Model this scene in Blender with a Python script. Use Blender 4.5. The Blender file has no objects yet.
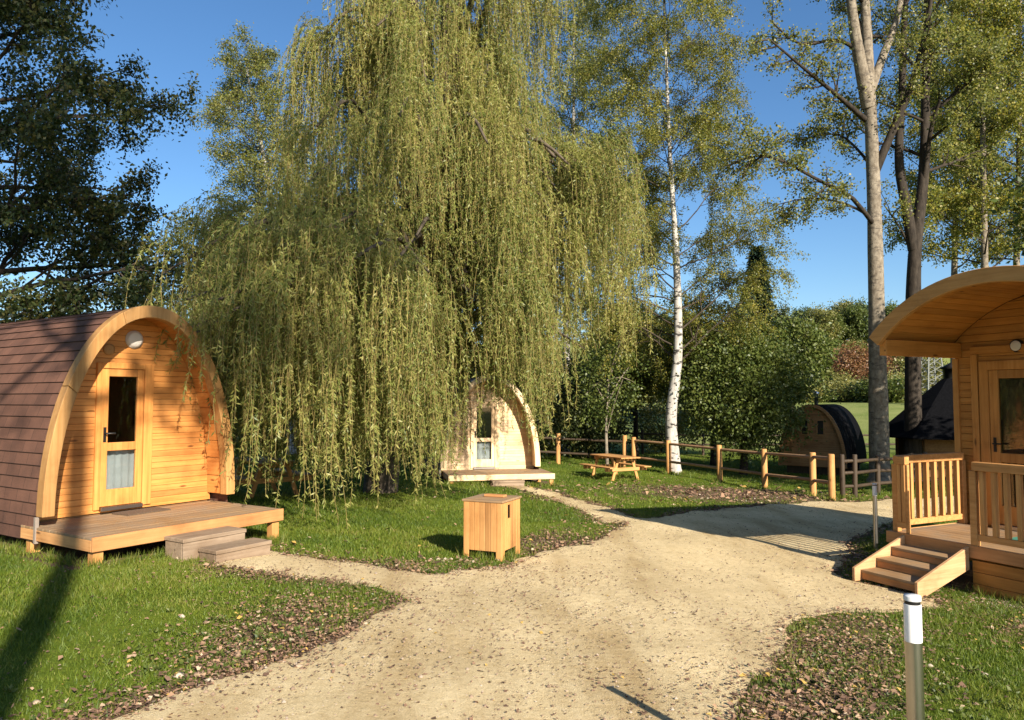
import bpy, math, random
import numpy as np
from mathutils import Vector, Matrix

S = bpy.context.scene
C = S.collection
R = math.radians
PI = math.pi

# ------------------------------------------------------------------ camera, sky, sun, exposure
F_PX, EYE = 740.0, 1.75
PITCH = math.atan(40 / F_PX)
cam = bpy.data.cameras.new('camera')
cam.sensor_width = 36.0
cam.lens = F_PX / 1024 * 36.0
cam.clip_end = 2000
co = bpy.data.objects.new('camera', cam)
co.location = (0, 0, EYE)
co.rotation_euler = (R(90) + PITCH, 0, 0)
C.objects.link(co)
S.camera = co

SUN_EL = R(27)
SUN_AZ = (0.48, -0.877)                      # horizontal direction towards the sun
w = bpy.data.worlds.new('World')
S.world = w
w.use_nodes = True
wn = w.node_tree
bg = wn.nodes['Background']
sky = wn.nodes.new('ShaderNodeTexSky')
sky.sky_type = 'NISHITA'
sky.sun_disc = False
sky.sun_elevation = SUN_EL
sky.sun_rotation = math.atan2(SUN_AZ[0], SUN_AZ[1])
sky.air_density = 1.0
sky.dust_density = 0.6
sky.ozone_density = 4.0
hs = wn.nodes.new('ShaderNodeHueSaturation')
hs.inputs['Saturation'].default_value = 1.13
wn.links.new(sky.outputs[0], hs.inputs['Color'])
wn.links.new(hs.outputs[0], bg.inputs[0])
bg.inputs[1].default_value = 0.077

sl = bpy.data.lights.new('sun', 'SUN')
sl.energy = 5.0
sl.angle = R(0.5)
sl.color = (1.0, 0.92, 0.79)
so = bpy.data.objects.new('sun', sl)
sd = Vector((SUN_AZ[0] * math.cos(SUN_EL), SUN_AZ[1] * math.cos(SUN_EL), math.sin(SUN_EL)))
so.rotation_euler = (-sd).to_track_quat('-Z', 'Y').to_euler()
so.location = (6, -10, 12)
C.objects.link(so)

S.view_settings.view_transform = 'Standard'
S.view_settings.look = 'None'
S.view_settings.gamma = 1
S.view_settings.exposure = 1.1
S.render.engine = 'CYCLES'
S.cycles.max_bounces = 6
S.cycles.diffuse_bounces = 3
S.cycles.glossy_bounces = 3
S.cycles.transmission_bounces = 4
S.cycles.transparent_max_bounces = 8
S.cycles.use_denoising = True

# ------------------------------------------------------------------ helpers
def sstep(a, b, x):
    t = np.clip((x - a) / (b - a), 0, 1)
    return t * t * (3 - 2 * t)

def g(x, y):
    """height of the ground"""
    x = np.asarray(x, float); y = np.asarray(y, float)
    z = -0.035 * np.clip(y - 3, 0, 20) - 0.035 * np.clip(x, -9, 9) * np.clip(y / 5, 0, 1)
    z = z - 0.10 * np.exp(-((x - 4.6) ** 2 + (y - 8.3) ** 2) / (2 * 1.8 ** 2))
    z = z + 2.5 * sstep(40, 72, y) + 10 * sstep(76, 128, y) * (0.55 + 0.45 * sstep(-40, 20, x)) + 20 * sstep(130, 400, y)
    return z

def gz(x, y):
    return float(g(x, y))

def at(px, py, Y):
    u = (px - 512) / F_PX; v = (360 - py) / F_PX
    dy = math.cos(PITCH) - v * math.sin(PITCH); dz = math.sin(PITCH) + v * math.cos(PITCH)
    t = Y / dy
    return (u * t, Y, EYE + dz * t)

def tag(o, label=None, cat=None, group=None, kind=None):
    if label: o['label'] = label
    if cat: o['category'] = cat
    if group: o['group'] = group
    if kind: o['kind'] = kind
    return o

def empty(name, loc, rz=0.0):
    o = bpy.data.objects.new(name, None)
    o.empty_display_size = 0.2
    o.location = loc
    o.rotation_euler = (0, 0, rz)
    C.objects.link(o)
    return o

def link(name, me, mat, parent=None):
    o = bpy.data.objects.new(name, me)
    if mat is not None:
        me.materials.append(mat)
    C.objects.link(o)
    if parent is not None:
        o.parent = parent
    return o

def kids(o):
    return [c for c in C.objects if c.parent == o]

def copy_tree(o, parent=None):
    c = o.copy()
    C.objects.link(c)
    c.parent = parent
    for ch in kids(o):
        copy_tree(ch, c)
    return c

def np_mesh(name, V, Fq, smooth=False, tint=None):
    """mesh from arrays: V (n,3), Fq (m,k) all faces with k corners"""
    me = bpy.data.meshes.new(name)
    V = np.asarray(V, np.float32); Fq = np.asarray(Fq, np.int32)
    m, k = Fq.shape
    me.vertices.add(len(V)); me.vertices.foreach_set('co', V.ravel())
    me.loops.add(m * k); me.loops.foreach_set('vertex_index', Fq.ravel())
    me.polygons.add(m)
    me.polygons.foreach_set('loop_start', np.arange(0, m * k, k, dtype=np.int32))
    me.polygons.foreach_set('loop_total', np.full(m, k, np.int32))
    if smooth:
        me.polygons.foreach_set('use_smooth', np.ones(m, bool))
    if tint is not None:
        a = me.attributes.new('tint', 'FLOAT', 'FACE')
        a.data.foreach_set('value', np.asarray(tint, np.float32))
    me.update(calc_edges=True)
    return me

class MB:
    """collects shapes, builds ONE mesh object"""
    def __init__(s):
        s.v = []; s.f = []; s.sm = []
    def add(s, vs, fs, smooth=False):
        b = len(s.v)
        s.v += [tuple(p) for p in vs]
        s.f += [tuple(b + i for i in q) for q in fs]
        s.sm += [smooth] * len(fs)
    def box(s, a, b, M=None):
        (x0, y0, z0), (x1, y1, z1) = a, b
        vs = [Vector(p) for p in ((x0, y0, z0), (x1, y0, z0), (x1, y1, z0), (x0, y1, z0), (x0, y0, z1), (x1, y0, z1), (x1, y1, z1), (x0, y1, z1))]
        if M is not None: vs = [M @ p for p in vs]
        s.add(vs, [(0, 3, 2, 1), (4, 5, 6, 7), (0, 1, 5, 4), (1, 2, 6, 5), (2, 3, 7, 6), (3, 0, 4, 7)])
        return s
    def bar(s, p, q, wd, ht, up=(0, 0, 1)):
        """rectangular bar from p to q"""
        p = Vector(p); q = Vector(q); d = (q - p); L = d.length; d.normalize()
        sx = d.cross(Vector(up)).normalized(); sz = sx.cross(d).normalized()
        vs = []
        for e in (p, q):
            for a, b in ((-1, -1), (1, -1), (1, 1), (-1, 1)):
                vs.append(e + sx * (a * wd / 2) + sz * (b * ht / 2))
        s.add(vs, [(0, 1, 2, 3), (7, 6, 5, 4), (0, 4, 5, 1), (1, 5, 6, 2), (2, 6, 7, 3), (3, 7, 4, 0)])
        return s
    def tube(s, pts, rad, n=8, cap=True):
        pts = [Vector(p) for p in pts]
        rings = []
        ref = Vector((0.13, 0.98, 0.11))
        for i, p in enumerate(pts):
            d = (pts[min(i + 1, len(pts) - 1)] - pts[max(i - 1, 0)]).normalized()
            if abs(d.dot(ref)) > 0.95: rf = Vector((1, 0, 0))
            else: rf = ref
            a = d.cross(rf).normalized(); b = d.cross(a)
            r = rad[i] if hasattr(rad, '__len__') else rad
            rings.append([p + (a * math.cos(2 * PI * k / n) + b * math.sin(2 * PI * k / n)) * r for k in range(n)])
        vs = [p for rg in rings for p in rg]
        fs = []
        for i in range(len(pts) - 1):
            for k in range(n):
                fs.append((i * n + k, i * n + (k + 1) % n, (i + 1) * n + (k + 1) % n, (i + 1) * n + k))
        s.add(vs, fs, True)
        if cap:
            s.add(rings[0], [tuple(range(n - 1, -1, -1))]); s.add(rings[-1], [tuple(range(n))])
        return s
    def lathe(s, prof, c=(0, 0, 0), n=24, axis='Z'):
        vs = []
        for r, h in prof:
            for k in range(n):
                a = 2 * PI * k / n
                p = (r * math.cos(a), r * math.sin(a), h)
                if axis == 'Y': p = (p[0], -h, p[1])       # h counts towards -y (out of a wall)
                vs.append((p[0] + c[0], p[1] + c[1], p[2] + c[2]))
        fs = []
        for i in range(len(prof) - 1):
            for k in range(n):
                fs.append((i * n + k, i * n + (k + 1) % n, (i + 1) * n + (k + 1) % n, (i + 1) * n + k))
        s.add(vs, fs, True)
        s.add(vs[:n], [tuple(range(n - 1, -1, -1))]); s.add(vs[-n:], [tuple(range(n))])
        return s
    def build(s, name, mat, parent=None, bevel=0.0):
        me = bpy.data.meshes.new(name)
        me.from_pydata([tuple(p) for p in s.v], [], s.f)
        me.polygons.foreach_set('use_smooth', s.sm)
        me.update()
        o = link(name, me, mat, parent)
        if bevel:
            m = o.modifiers.new('bevel', 'BEVEL'); m.width = bevel; m.segments = 1; m.limit_method = 'ANGLE'; m.angle_limit = R(50)
        return o

# ------------------------------------------------------------------ materials
def new_mat(name):
    m = bpy.data.materials.new(name)
    m.use_nodes = True
    nt = m.node_tree
    return m, nt, nt.nodes['Principled BSDF']

def N(nt, kind, **kw):
    n = nt.nodes.new(kind)
    for k, v in kw.items():
        setattr(n, k, v)
    return n

def ramp(nt, stops, fac):
    r = N(nt, 'ShaderNodeValToRGB')
    e = r.color_ramp.elements
    while len(e) < len(stops): e.new(0.5)
    for el, (p, c) in zip(e, stops):
        el.position = p; el.color = (*c, 1)
    nt.links.new(fac, r.inputs[0])
    return r.outputs[0]

def mixc(nt, a, b, fac, mode='MIX'):
    m = N(nt, 'ShaderNodeMix', data_type='RGBA', blend_type=mode)
    for idx, v in ((6, a), (7, b)):
        if isinstance(v, tuple): m.inputs[idx].default_value = (*v, 1)
        else: nt.links.new(v, m.inputs[idx])
    if isinstance(fac, (int, float)): m.inputs[0].default_value = fac
    else: nt.links.new(fac, m.inputs[0])
    return m.outputs[2]

def noise(nt, scale, detail=4, vec=None, rough=0.55, stretch=None):
    n = N(nt, 'ShaderNodeTexNoise')
    n.inputs['Scale'].default_value = scale
    n.inputs['Detail'].default_value = detail
    n.inputs['Roughness'].default_value = rough
    if stretch is not None:
        mp = N(nt, 'ShaderNodeMapping')
        mp.inputs['Scale'].default_value = stretch
        nt.links.new(vec, mp.inputs[0]); nt.links.new(mp.outputs[0], n.inputs[0])
    elif vec is not None:
        nt.links.new(vec, n.inputs[0])
    return n.outputs['Fac']

def coords(nt, which='Object'):
    return N(nt, 'ShaderNodeTexCoord').outputs[which]

def bump(nt, h, dist, strength, bs):
    b = N(nt, 'ShaderNodeBump')
    b.inputs['Distance'].default_value = dist
    b.inputs['Strength'].default_value = strength
    nt.links.new(h, b.inputs['Height'])
    nt.links.new(b.outputs[0], bs.inputs['Normal'])

def wood(name, dark, mid, light, axis, rough=0.65, grey=None, knots=True):
    """board wood; axis = direction of the grain (0 x, 1 y, 2 z); each board (mesh island) has its own tone"""
    m, nt, bs = new_mat(name)
    c = coords(nt)
    st = [26, 26, 26]; st[axis] = 1.3
    isl = N(nt, 'ShaderNodeNewGeometry').outputs['Random Per Island']
    off = N(nt, 'ShaderNodeVectorMath', operation='SCALE'); off.inputs[0].default_value = (37, 23, 51)
    nt.links.new(isl, off.inputs[3])
    ad = N(nt, 'ShaderNodeVectorMath', operation='ADD'); nt.links.new(c, ad.inputs[0]); nt.links.new(off.outputs[0], ad.inputs[1])
    gr = noise(nt, 1.0, 6, ad.outputs[0], 0.65, tuple(st))
    col = ramp(nt, [(0.25, dark), (0.5, mid), (0.75, light)], gr)
    tone = ramp(nt, [(0.0, (0.72, 0.70, 0.68)), (0.5, (1, 1, 1)), (1.0, (1.12, 1.08, 1.0))], isl)
    col = mixc(nt, col, tone, 0.8, 'MULTIPLY')
    if knots:
        vo = N(nt, 'ShaderNodeTexVoronoi')
        mp = N(nt, 'ShaderNodeMapping'); s2 = [5.5, 5.5, 5.5]; s2[axis] = 1.6
        mp.inputs['Scale'].default_value = s2
        nt.links.new(ad.outputs[0], mp.inputs[0]); nt.links.new(mp.outputs[0], vo.inputs[0])
        vo.inputs['Scale'].default_value = 1.0
        kf = ramp(nt, [(0.05, (1, 1, 1)), (0.11, (0, 0, 0))], vo.outputs['Distance'])
        col = mixc(nt, col, tuple(0.45 * d for d in dark), kf)
    stn = noise(nt, 1.3, 6, c, 0.62)
    col = mixc(nt, col, ramp(nt, [(0.34, (0.74, 0.69, 0.64)), (0.5, (0.97, 0.96, 0.95)), (0.66, (1.05, 1.05, 1.05))], stn), 1.0, 'MULTIPLY')
    if grey is not None:
        gf = noise(nt, 2.2, 5, c, 0.6)
        col = mixc(nt, col, grey, ramp(nt, [(0.38, (0, 0, 0)), (0.62, (0.9, 0.9, 0.9))], gf))
    nt.links.new(col, bs.inputs['Base Color'])
    bs.inputs['Roughness'].default_value = rough
    bs.inputs['Specular IOR Level'].default_value = 0.3
    bump(nt, gr, 0.004, 0.5, bs)
    return m

def plain(name, col, rough=0.6, metal=0.0, var=0.15, scale=8.0, spec=0.4, bmp=0.0):
    m, nt, bs = new_mat(name)
    n = noise(nt, scale, 5, coords(nt))
    a = tuple(max(0, x * (1 - var)) for x in col); b = tuple(min(1, x * (1 + var)) for x in col)
    nt.links.new(ramp(nt, [(0.3, a), (0.7, b)], n), bs.inputs['Base Color'])
    bs.inputs['Roughness'].default_value = rough
    bs.inputs['Metallic'].default_value = metal
    bs.inputs['Specular IOR Level'].default_value = spec
    if bmp: bump(nt, n, 0.02, bmp, bs)
    return m

def leafmat(name, cols, trans=0.35, rough=0.45, tcol=1.25):
    m, nt, bs = new_mat(name)
    t = N(nt, 'ShaderNodeAttribute', attribute_name='tint').outputs['Fac']
    k = len(cols)
    col = ramp(nt, [(i / max(1, k - 1), c) for i, c in enumerate(cols)], t)
    nt.links.new(col, bs.inputs['Base Color'])
    bs.inputs['Roughness'].default_value = rough
    bs.inputs['Specular IOR Level'].default_value = 0.35
    tr = N(nt, 'ShaderNodeBsdfTranslucent')
    nt.links.new(mixc(nt, col, (tcol, tcol, tcol * 0.6), 1.0, 'MULTIPLY'), tr.inputs[0])
    mx = N(nt, 'ShaderNodeMixShader'); mx.inputs[0].default_value = trans
    nt.links.new(bs.outputs[0], mx.inputs[1]); nt.links.new(tr.outputs[0], mx.inputs[2])
    nt.links.new(mx.outputs[0], nt.nodes['Material Output'].inputs[0])
    return m

def bark(name, a, b, scale=(6, 6, 1.6), marks=None, bmp=0.6):
    m, nt, bs = new_mat(name)
    c = coords(nt)
    n = noise(nt, 1.6, 8, c, 0.65, scale)
    col = ramp(nt, [(0.35, a), (0.65, b)], n)
    if marks is not None:                       # dark horizontal lenticels and patches
        n2 = noise(nt, 1.0, 4, c, 0.6, (4.0, 4.0, 9.0))
        col = mixc(nt, col, marks, ramp(nt, [(0.55, (0, 0, 0)), (0.62, (1, 1, 1))], n2))
    nt.links.new(col, bs.inputs['Base Color'])
    bs.inputs['Roughness'].default_value = 0.85
    bs.inputs['Specular IOR Level'].default_value = 0.15
    bump(nt, n, 0.03, bmp, bs)
    return m

PINE = ((0.42, 0.155, 0.034), (0.58, 0.245, 0.062), (0.66, 0.31, 0.090))
M = {}
M['pine_h'] = wood('pine_boards', *PINE, 0)
M['pine_y'] = wood('pine_soffit', *PINE, 1)
M['pine_v'] = wood('pine_upright', *PINE, 2)
M['trim'] = wood('laminated_pine', (0.30, 0.145, 0.045), (0.39, 0.205, 0.070), (0.46, 0.26, 0.10), 2, knots=False)
M['sunlit_h'] = wood('sunlit_pale_boards', (0.57, 0.39, 0.22), (0.71, 0.52, 0.315), (0.78, 0.60, 0.385), 0)  # strong sunlight on the middle pod is put into these pale tones
M['sunlit_v'] = wood('sunlit_pale_upright', (0.60, 0.42, 0.25), (0.73, 0.54, 0.33), (0.79, 0.62, 0.40), 2, knots=False)
M['honey_h'] = wood('shaded_honey_boards', (0.28, 0.115, 0.024), (0.40, 0.175, 0.036), (0.48, 0.23, 0.058), 0)  # wall and upright tones darkened to carry the deep shade on the cabin
M['honey_y'] = wood('honey_soffit', (0.36, 0.15, 0.035), (0.50, 0.22, 0.05), (0.57, 0.27, 0.075), 1)
M['honey_v'] = wood('shaded_honey_upright', (0.30, 0.13, 0.030), (0.42, 0.195, 0.050), (0.50, 0.26, 0.08), 2)
M['deck'] = wood('weathered_decking', (0.21, 0.12, 0.055), (0.31, 0.19, 0.092), (0.39, 0.255, 0.135), 0, grey=(0.25, 0.18, 0.115))
M['larch_h'] = wood('larch_rim', (0.32, 0.14, 0.05), (0.44, 0.21, 0.08), (0.52, 0.27, 0.11), 0)
M['larch_y'] = wood('larch_rim_side', (0.40, 0.19, 0.07), (0.54, 0.28, 0.11), (0.62, 0.35, 0.15), 1)
M['grey_wood'] = wood('grey_step_wood', (0.17, 0.12, 0.08), (0.25, 0.185, 0.13), (0.33, 0.25, 0.18), 0)
M['post'] = wood('turned_post_wood', (0.34, 0.155, 0.048), (0.48, 0.24, 0.080), (0.57, 0.315, 0.115), 2)
M['old_shade_post'] = wood('old_shaded_wood', (0.034, 0.022, 0.012), (0.052, 0.034, 0.019), (0.075, 0.05, 0.028), 2)  # old wood, darkened further so the colour carries the shade on the fences
M['brown_wood'] = wood('brown_hut_wood', (0.22, 0.11, 0.04), (0.33, 0.17, 0.07), (0.40, 0.22, 0.09), 0)
M['steel'] = plain('brushed_steel', (0.42, 0.39, 0.35), 0.32, 1.0, 0.12, 3.0)
M['galv'] = plain('galvanised_pipe', (0.55, 0.57, 0.62), 0.3, 1.0, 0.1)
M['white'] = plain('opal_plastic', (0.82, 0.80, 0.78), 0.35, 0.0, 0.04)
M['dark'] = plain('dark_metal', (0.03, 0.027, 0.025), 0.4, 0.6)
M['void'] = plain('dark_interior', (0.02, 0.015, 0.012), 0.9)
M['rail'] = wood('greyed_rail_wood', (0.22, 0.12, 0.06), (0.33, 0.19, 0.10), (0.42, 0.26, 0.15), 2)
M['lamp'] = plain('lamp_opal', (0.60, 0.54, 0.47), 0.4, 0, 0.05)
M['curtain'] = plain('white_curtain', (0.44, 0.46, 0.47), 0.8, 0, 0.15, 5)
M['black_roof'] = plain('black_bitumen', (0.006, 0.006, 0.007), 0.9, 0.0, 0.35, 14, 0.04, bmp=0.3)
M['mat'] = plain('coir_mat', (0.10, 0.065, 0.04), 0.95, 0, 0.3, 60)
M['rug'] = plain('green_tray', (0.05, 0.20, 0.14), 0.7)
M['flash'] = plain('pale_flashing', (0.26, 0.21, 0.17), 0.5)
M['pylon'] = plain('pylon_steel', (0.15, 0.155, 0.14), 0.7, 0.1)
M['capgrey'] = plain('cap_aluminium', (0.62, 0.61, 0.60), 0.55, 0.0, 0.04)
M['stone'] = plain('pale_stone', (0.46, 0.40, 0.32), 0.9, 0, 0.3, 9, bmp=0.4)

def glass_mat():
    m, nt, bs = new_mat('window_glass')
    gl = N(nt, 'ShaderNodeBsdfGlossy'); gl.inputs['Roughness'].default_value = 0.03
    gl.inputs[0].default_value = (0.9, 0.9, 0.9, 1)
    tp = N(nt, 'ShaderNodeBsdfTransparent'); tp.inputs[0].default_value = (0.82, 0.84, 0.83, 1)
    fr = N(nt, 'ShaderNodeFresnel'); fr.inputs[0].default_value = 1.5
    mx = N(nt, 'ShaderNodeMixShader')
    nt.links.new(fr.outputs[0], mx.inputs[0]); nt.links.new(tp.outputs[0], mx.inputs[1]); nt.links.new(gl.outputs[0], mx.inputs[2])
    nt.links.new(mx.outputs[0], nt.nodes['Material Output'].inputs[0])
    return m
M['glass'] = glass_mat()

def shingle_mat():
    m, nt, bs = new_mat('brown_shingles')
    uv = coords(nt, 'UV')
    br = N(nt, 'ShaderNodeTexBrick')
    br.inputs['Scale'].default_value = 1.0
    br.inputs['Mortar Size'].default_value = 0.006
    br.inputs['Brick Width'].default_value = 0.30
    br.inputs['Row Height'].default_value = 0.143
    br.inputs['Color1'].default_value = (0.108, 0.053, 0.036, 1)
    br.inputs['Color2'].default_value = (0.142, 0.070, 0.047, 1)
    br.inputs['Mortar'].default_value = (0.078, 0.040, 0.028, 1)
    nt.links.new(uv, br.inputs[0])
    n = noise(nt, 3, 5, coords(nt)); n2 = noise(nt, 160, 2, coords(nt))
    col = mixc(nt, br.outputs[0], ramp(nt, [(0.3, (0.75, 0.75, 0.75)), (0.7, (1.2, 1.15, 1.1))], n), 1.0, 'MULTIPLY')
    col = mixc(nt, col, ramp(nt, [(0.3, (0.8, 0.8, 0.8)), (0.7, (1.2, 1.2, 1.2))], n2), 1.0, 'MULTIPLY')
    nt.links.new(col, bs.inputs['Base Color'])
    bs.inputs['Roughness'].default_value = 0.9
    bs.inputs['Specular IOR Level'].default_value = 0.2
    bump(nt, n2, 0.004, 0.5, bs)
    return m
M['shingle'] = shingle_mat()

# ------------------------------------------------------------------ path outline, signed distance
ROAD = [(-3.4, 1.0), (-2.6, 3.0), (-2.08, 4.13), (-1.76, 4.72), (-1.42, 5.37), (-1.17, 6.18), (-0.99, 6.98), (-1.33, 7.45), (-2.3, 7.85), (-3.18, 8.25), (-3.38, 8.95), (-3.06, 9.25),
        (-2.0, 8.85), (-1.02, 8.36), (-0.81, 8.2), (-0.40, 8.5), (0.15, 9.3), (0.96, 10.6), (1.75, 12.32), (2.36, 13.79), (3.91, 15.54), (5.5, 17.1), (7.3, 18.7), (9.59, 19.6), (14, 21.5), (20, 23.0), (20, 19.5), (13, 18.0), (9.0, 16.2),
        (7.0, 14.2), (5.2, 11.6), (4.35, 10.1), (4.0, 9.35), (4.35, 8.7), (4.55, 8.15), (4.45, 7.8), (3.75, 7.5), (3.05, 7.15), (2.5, 6.55), (1.95, 5.6), (1.3, 4.37), (1.0, 3.0), (0.9, 1.0)]
TRAIL = [(2.5, 13.7), (2.25, 14.3), (1.75, 16.5), (1.0, 19.0), (0.45, 20.4), (-0.1, 20.55), (-0.55, 20.3), (-0.1, 20.05), (0.35, 18.9), (1.2, 16.2), (1.5, 14.2), (1.6, 13.2)]

def poly_sd(x, y, poly):
    P = np.array(poly); Q = np.roll(P, -1, axis=0)
    d = np.full(x.shape, 1e9); ins = np.zeros(x.shape, bool)
    for (ax, ay), (bx, by) in zip(P, Q):
        dx, dy = bx - ax, by - ay
        t = np.clip(((x - ax) * dx + (y - ay) * dy) / (dx * dx + dy * dy), 0, 1)
        d = np.minimum(d, np.hypot(x - ax - t * dx, y - ay - t * dy))
        if ay != by:
            c = ((ay > y) != (by > y)) & (x < (bx - ax) * (y - ay) / (by - ay) + ax)
            ins ^= c
    return np.where(ins, d, -d)

def lat_noise(x, y, scale, seed):
    """smooth value noise, -1..1"""
    x = np.asarray(x) * scale; y = np.asarray(y) * scale
    xi = np.floor(x).astype(np.int64); yi = np.floor(y).astype(np.int64)
    fx = x - xi; fy = y - yi
    fx = fx * fx * (3 - 2 * fx); fy = fy * fy * (3 - 2 * fy)
    def h(a, b):
        n = (a * 374761393 + b * 668265263 + seed * 982451653) & 0x7fffffff
        n = ((n ^ (n >> 13)) * 1274126177) & 0x7fffffff
        return ((n ^ (n >> 16)) & 0xffff) / 32767.5 - 1
    return (h(xi, yi) * (1 - fx) + h(xi + 1, yi) * fx) * (1 - fy) + (h(xi, yi + 1) * (1 - fx) + h(xi + 1, yi + 1) * fx) * fy

def path_sd(x, y):
    x = np.asarray(x, float); y = np.asarray(y, float)
    s = np.maximum(poly_sd(x, y, ROAD), poly_sd(x, y, TRAIL))
    return s + 0.13 * lat_noise(x, y, 1.6, 3) + 0.07 * lat_noise(x, y, 4.5, 5) + 0.035 * lat_noise(x, y, 12, 8)

# ------------------------------------------------------------------ ground sheet
def axis_pts(segs):
    out = []
    for a, b, n in segs:
        out += list(np.linspace(a, b, n, endpoint=False))
    return np.array(out + [segs[-1][1]])
gx = axis_pts([(-600, -60, 14), (-60, -12, 30), (-12, 16, 140), (16, 80, 40), (80, 600, 14)])
gy = axis_pts([(-60, -4, 14), (-4, 26, 150), (26, 150, 80), (150, 900, 20)])
X, Y = np.meshgrid(gx, gy)
nx, ny = len(gx), len(gy)
Z = g(X, Y) + 0.012 * lat_noise(X, Y, 1.3, 21) * (Y < 40)
idx = np.arange(nx * ny).reshape(ny, nx)
Fq = np.stack([idx[:-1, :-1], idx[:-1, 1:], idx[1:, 1:], idx[1:, :-1]], -1).reshape(-1, 4)
me = np_mesh('ground', np.stack([X, Y, Z], -1).reshape(-1, 3), Fq, True)
sdv = path_sd(X.ravel(), Y.ravel())

def litter_amount(x, y, sd):
    """how much leaf litter / bare earth lies on the grass at x,y"""
    d = -sd
    a = np.exp(-np.clip(d, 0, None) / 0.22)
    a = a * (0.75 + 0.6 * lat_noise(x, y, 0.9, 31))
    verge = np.exp(-(((x - 1.70 - 0.56 * (y - 4.4)) / 0.50) ** 2 + ((y - 5.4) / 1.9) ** 4)) * 0.72          # right-hand verge by the bollard
    verge2 = np.exp(-(((x + 1.75) / 0.45) ** 2 + ((y - 5.6) / 1.3) ** 2)) * 0.72  # strip left of the drive
    verge3 = np.exp(-(((x - 0.75) / 0.9) ** 2 + ((y - 10.6) / 1.5) ** 2)) * 0.8 * (d < 0.9)
    far = np.exp(-(((x - 6.0) / 3.2) ** 2 + ((y - 20.5) / 2.4) ** 2)) * 0.85
    cab = np.exp(-(((x - 5.1) / 0.8) ** 2 + ((y - 6.8) / 0.7) ** 2)) * 0.6
    return np.clip(np.maximum.reduce([a, verge, verge2, verge3, far, cab]), 0, 1)

at_ = me.attributes.new('litter', 'FLOAT', 'POINT')
at_.data.foreach_set('value', litter_amount(X.ravel(), Y.ravel(), sdv).astype(np.float32))
m, nt, bs = new_mat('lawn_soil')
c = coords(nt)
n1 = noise(nt, 0.6, 6, c); n2 = noise(nt, 9, 5, c, 0.7); n3 = noise(nt, 60, 3, c, 0.7)
grass_c = ramp(nt, [(0.25, (0.060, 0.098, 0.012)), (0.55, (0.105, 0.145, 0.020)), (0.8, (0.15, 0.17, 0.034))], n2)
grass_c = mixc(nt, grass_c, ramp(nt, [(0.35, (0.8, 0.85, 0.8)), (0.65, (1.25, 1.15, 1.0))], n1), 1.0, 'MULTIPLY')
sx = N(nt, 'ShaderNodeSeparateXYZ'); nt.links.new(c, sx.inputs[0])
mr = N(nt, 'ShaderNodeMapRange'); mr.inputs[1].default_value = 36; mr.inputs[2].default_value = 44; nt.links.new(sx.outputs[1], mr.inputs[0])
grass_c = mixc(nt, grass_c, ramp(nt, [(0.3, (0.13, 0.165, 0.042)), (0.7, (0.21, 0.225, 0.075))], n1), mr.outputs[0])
soil = ramp(nt, [(0.3, (0.07, 0.045, 0.028)), (0.5, (0.14, 0.09, 0.055)), (0.7, (0.22, 0.155, 0.10))], n3)
li = N(nt, 'ShaderNodeAttribute', attribute_name='litter').outputs['Fac']
mt = N(nt, 'ShaderNodeMath', operation='ADD'); nt.links.new(li, mt.inputs[0]); nt.links.new(n2, mt.inputs[1])
fac = ramp(nt, [(0.72, (0, 0, 0)), (0.98, (1, 1, 1))], mt.outputs[0])
nt.links.new(mixc(nt, grass_c, soil, fac), bs.inputs['Base Color'])
bs.inputs['Roughness'].default_value = 1.0
bs.inputs['Specular IOR Level'].default_value = 0.05
bump(nt, n3, 0.03, 0.8, bs)
tag(link('ground', me, m), kind='structure')

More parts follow.
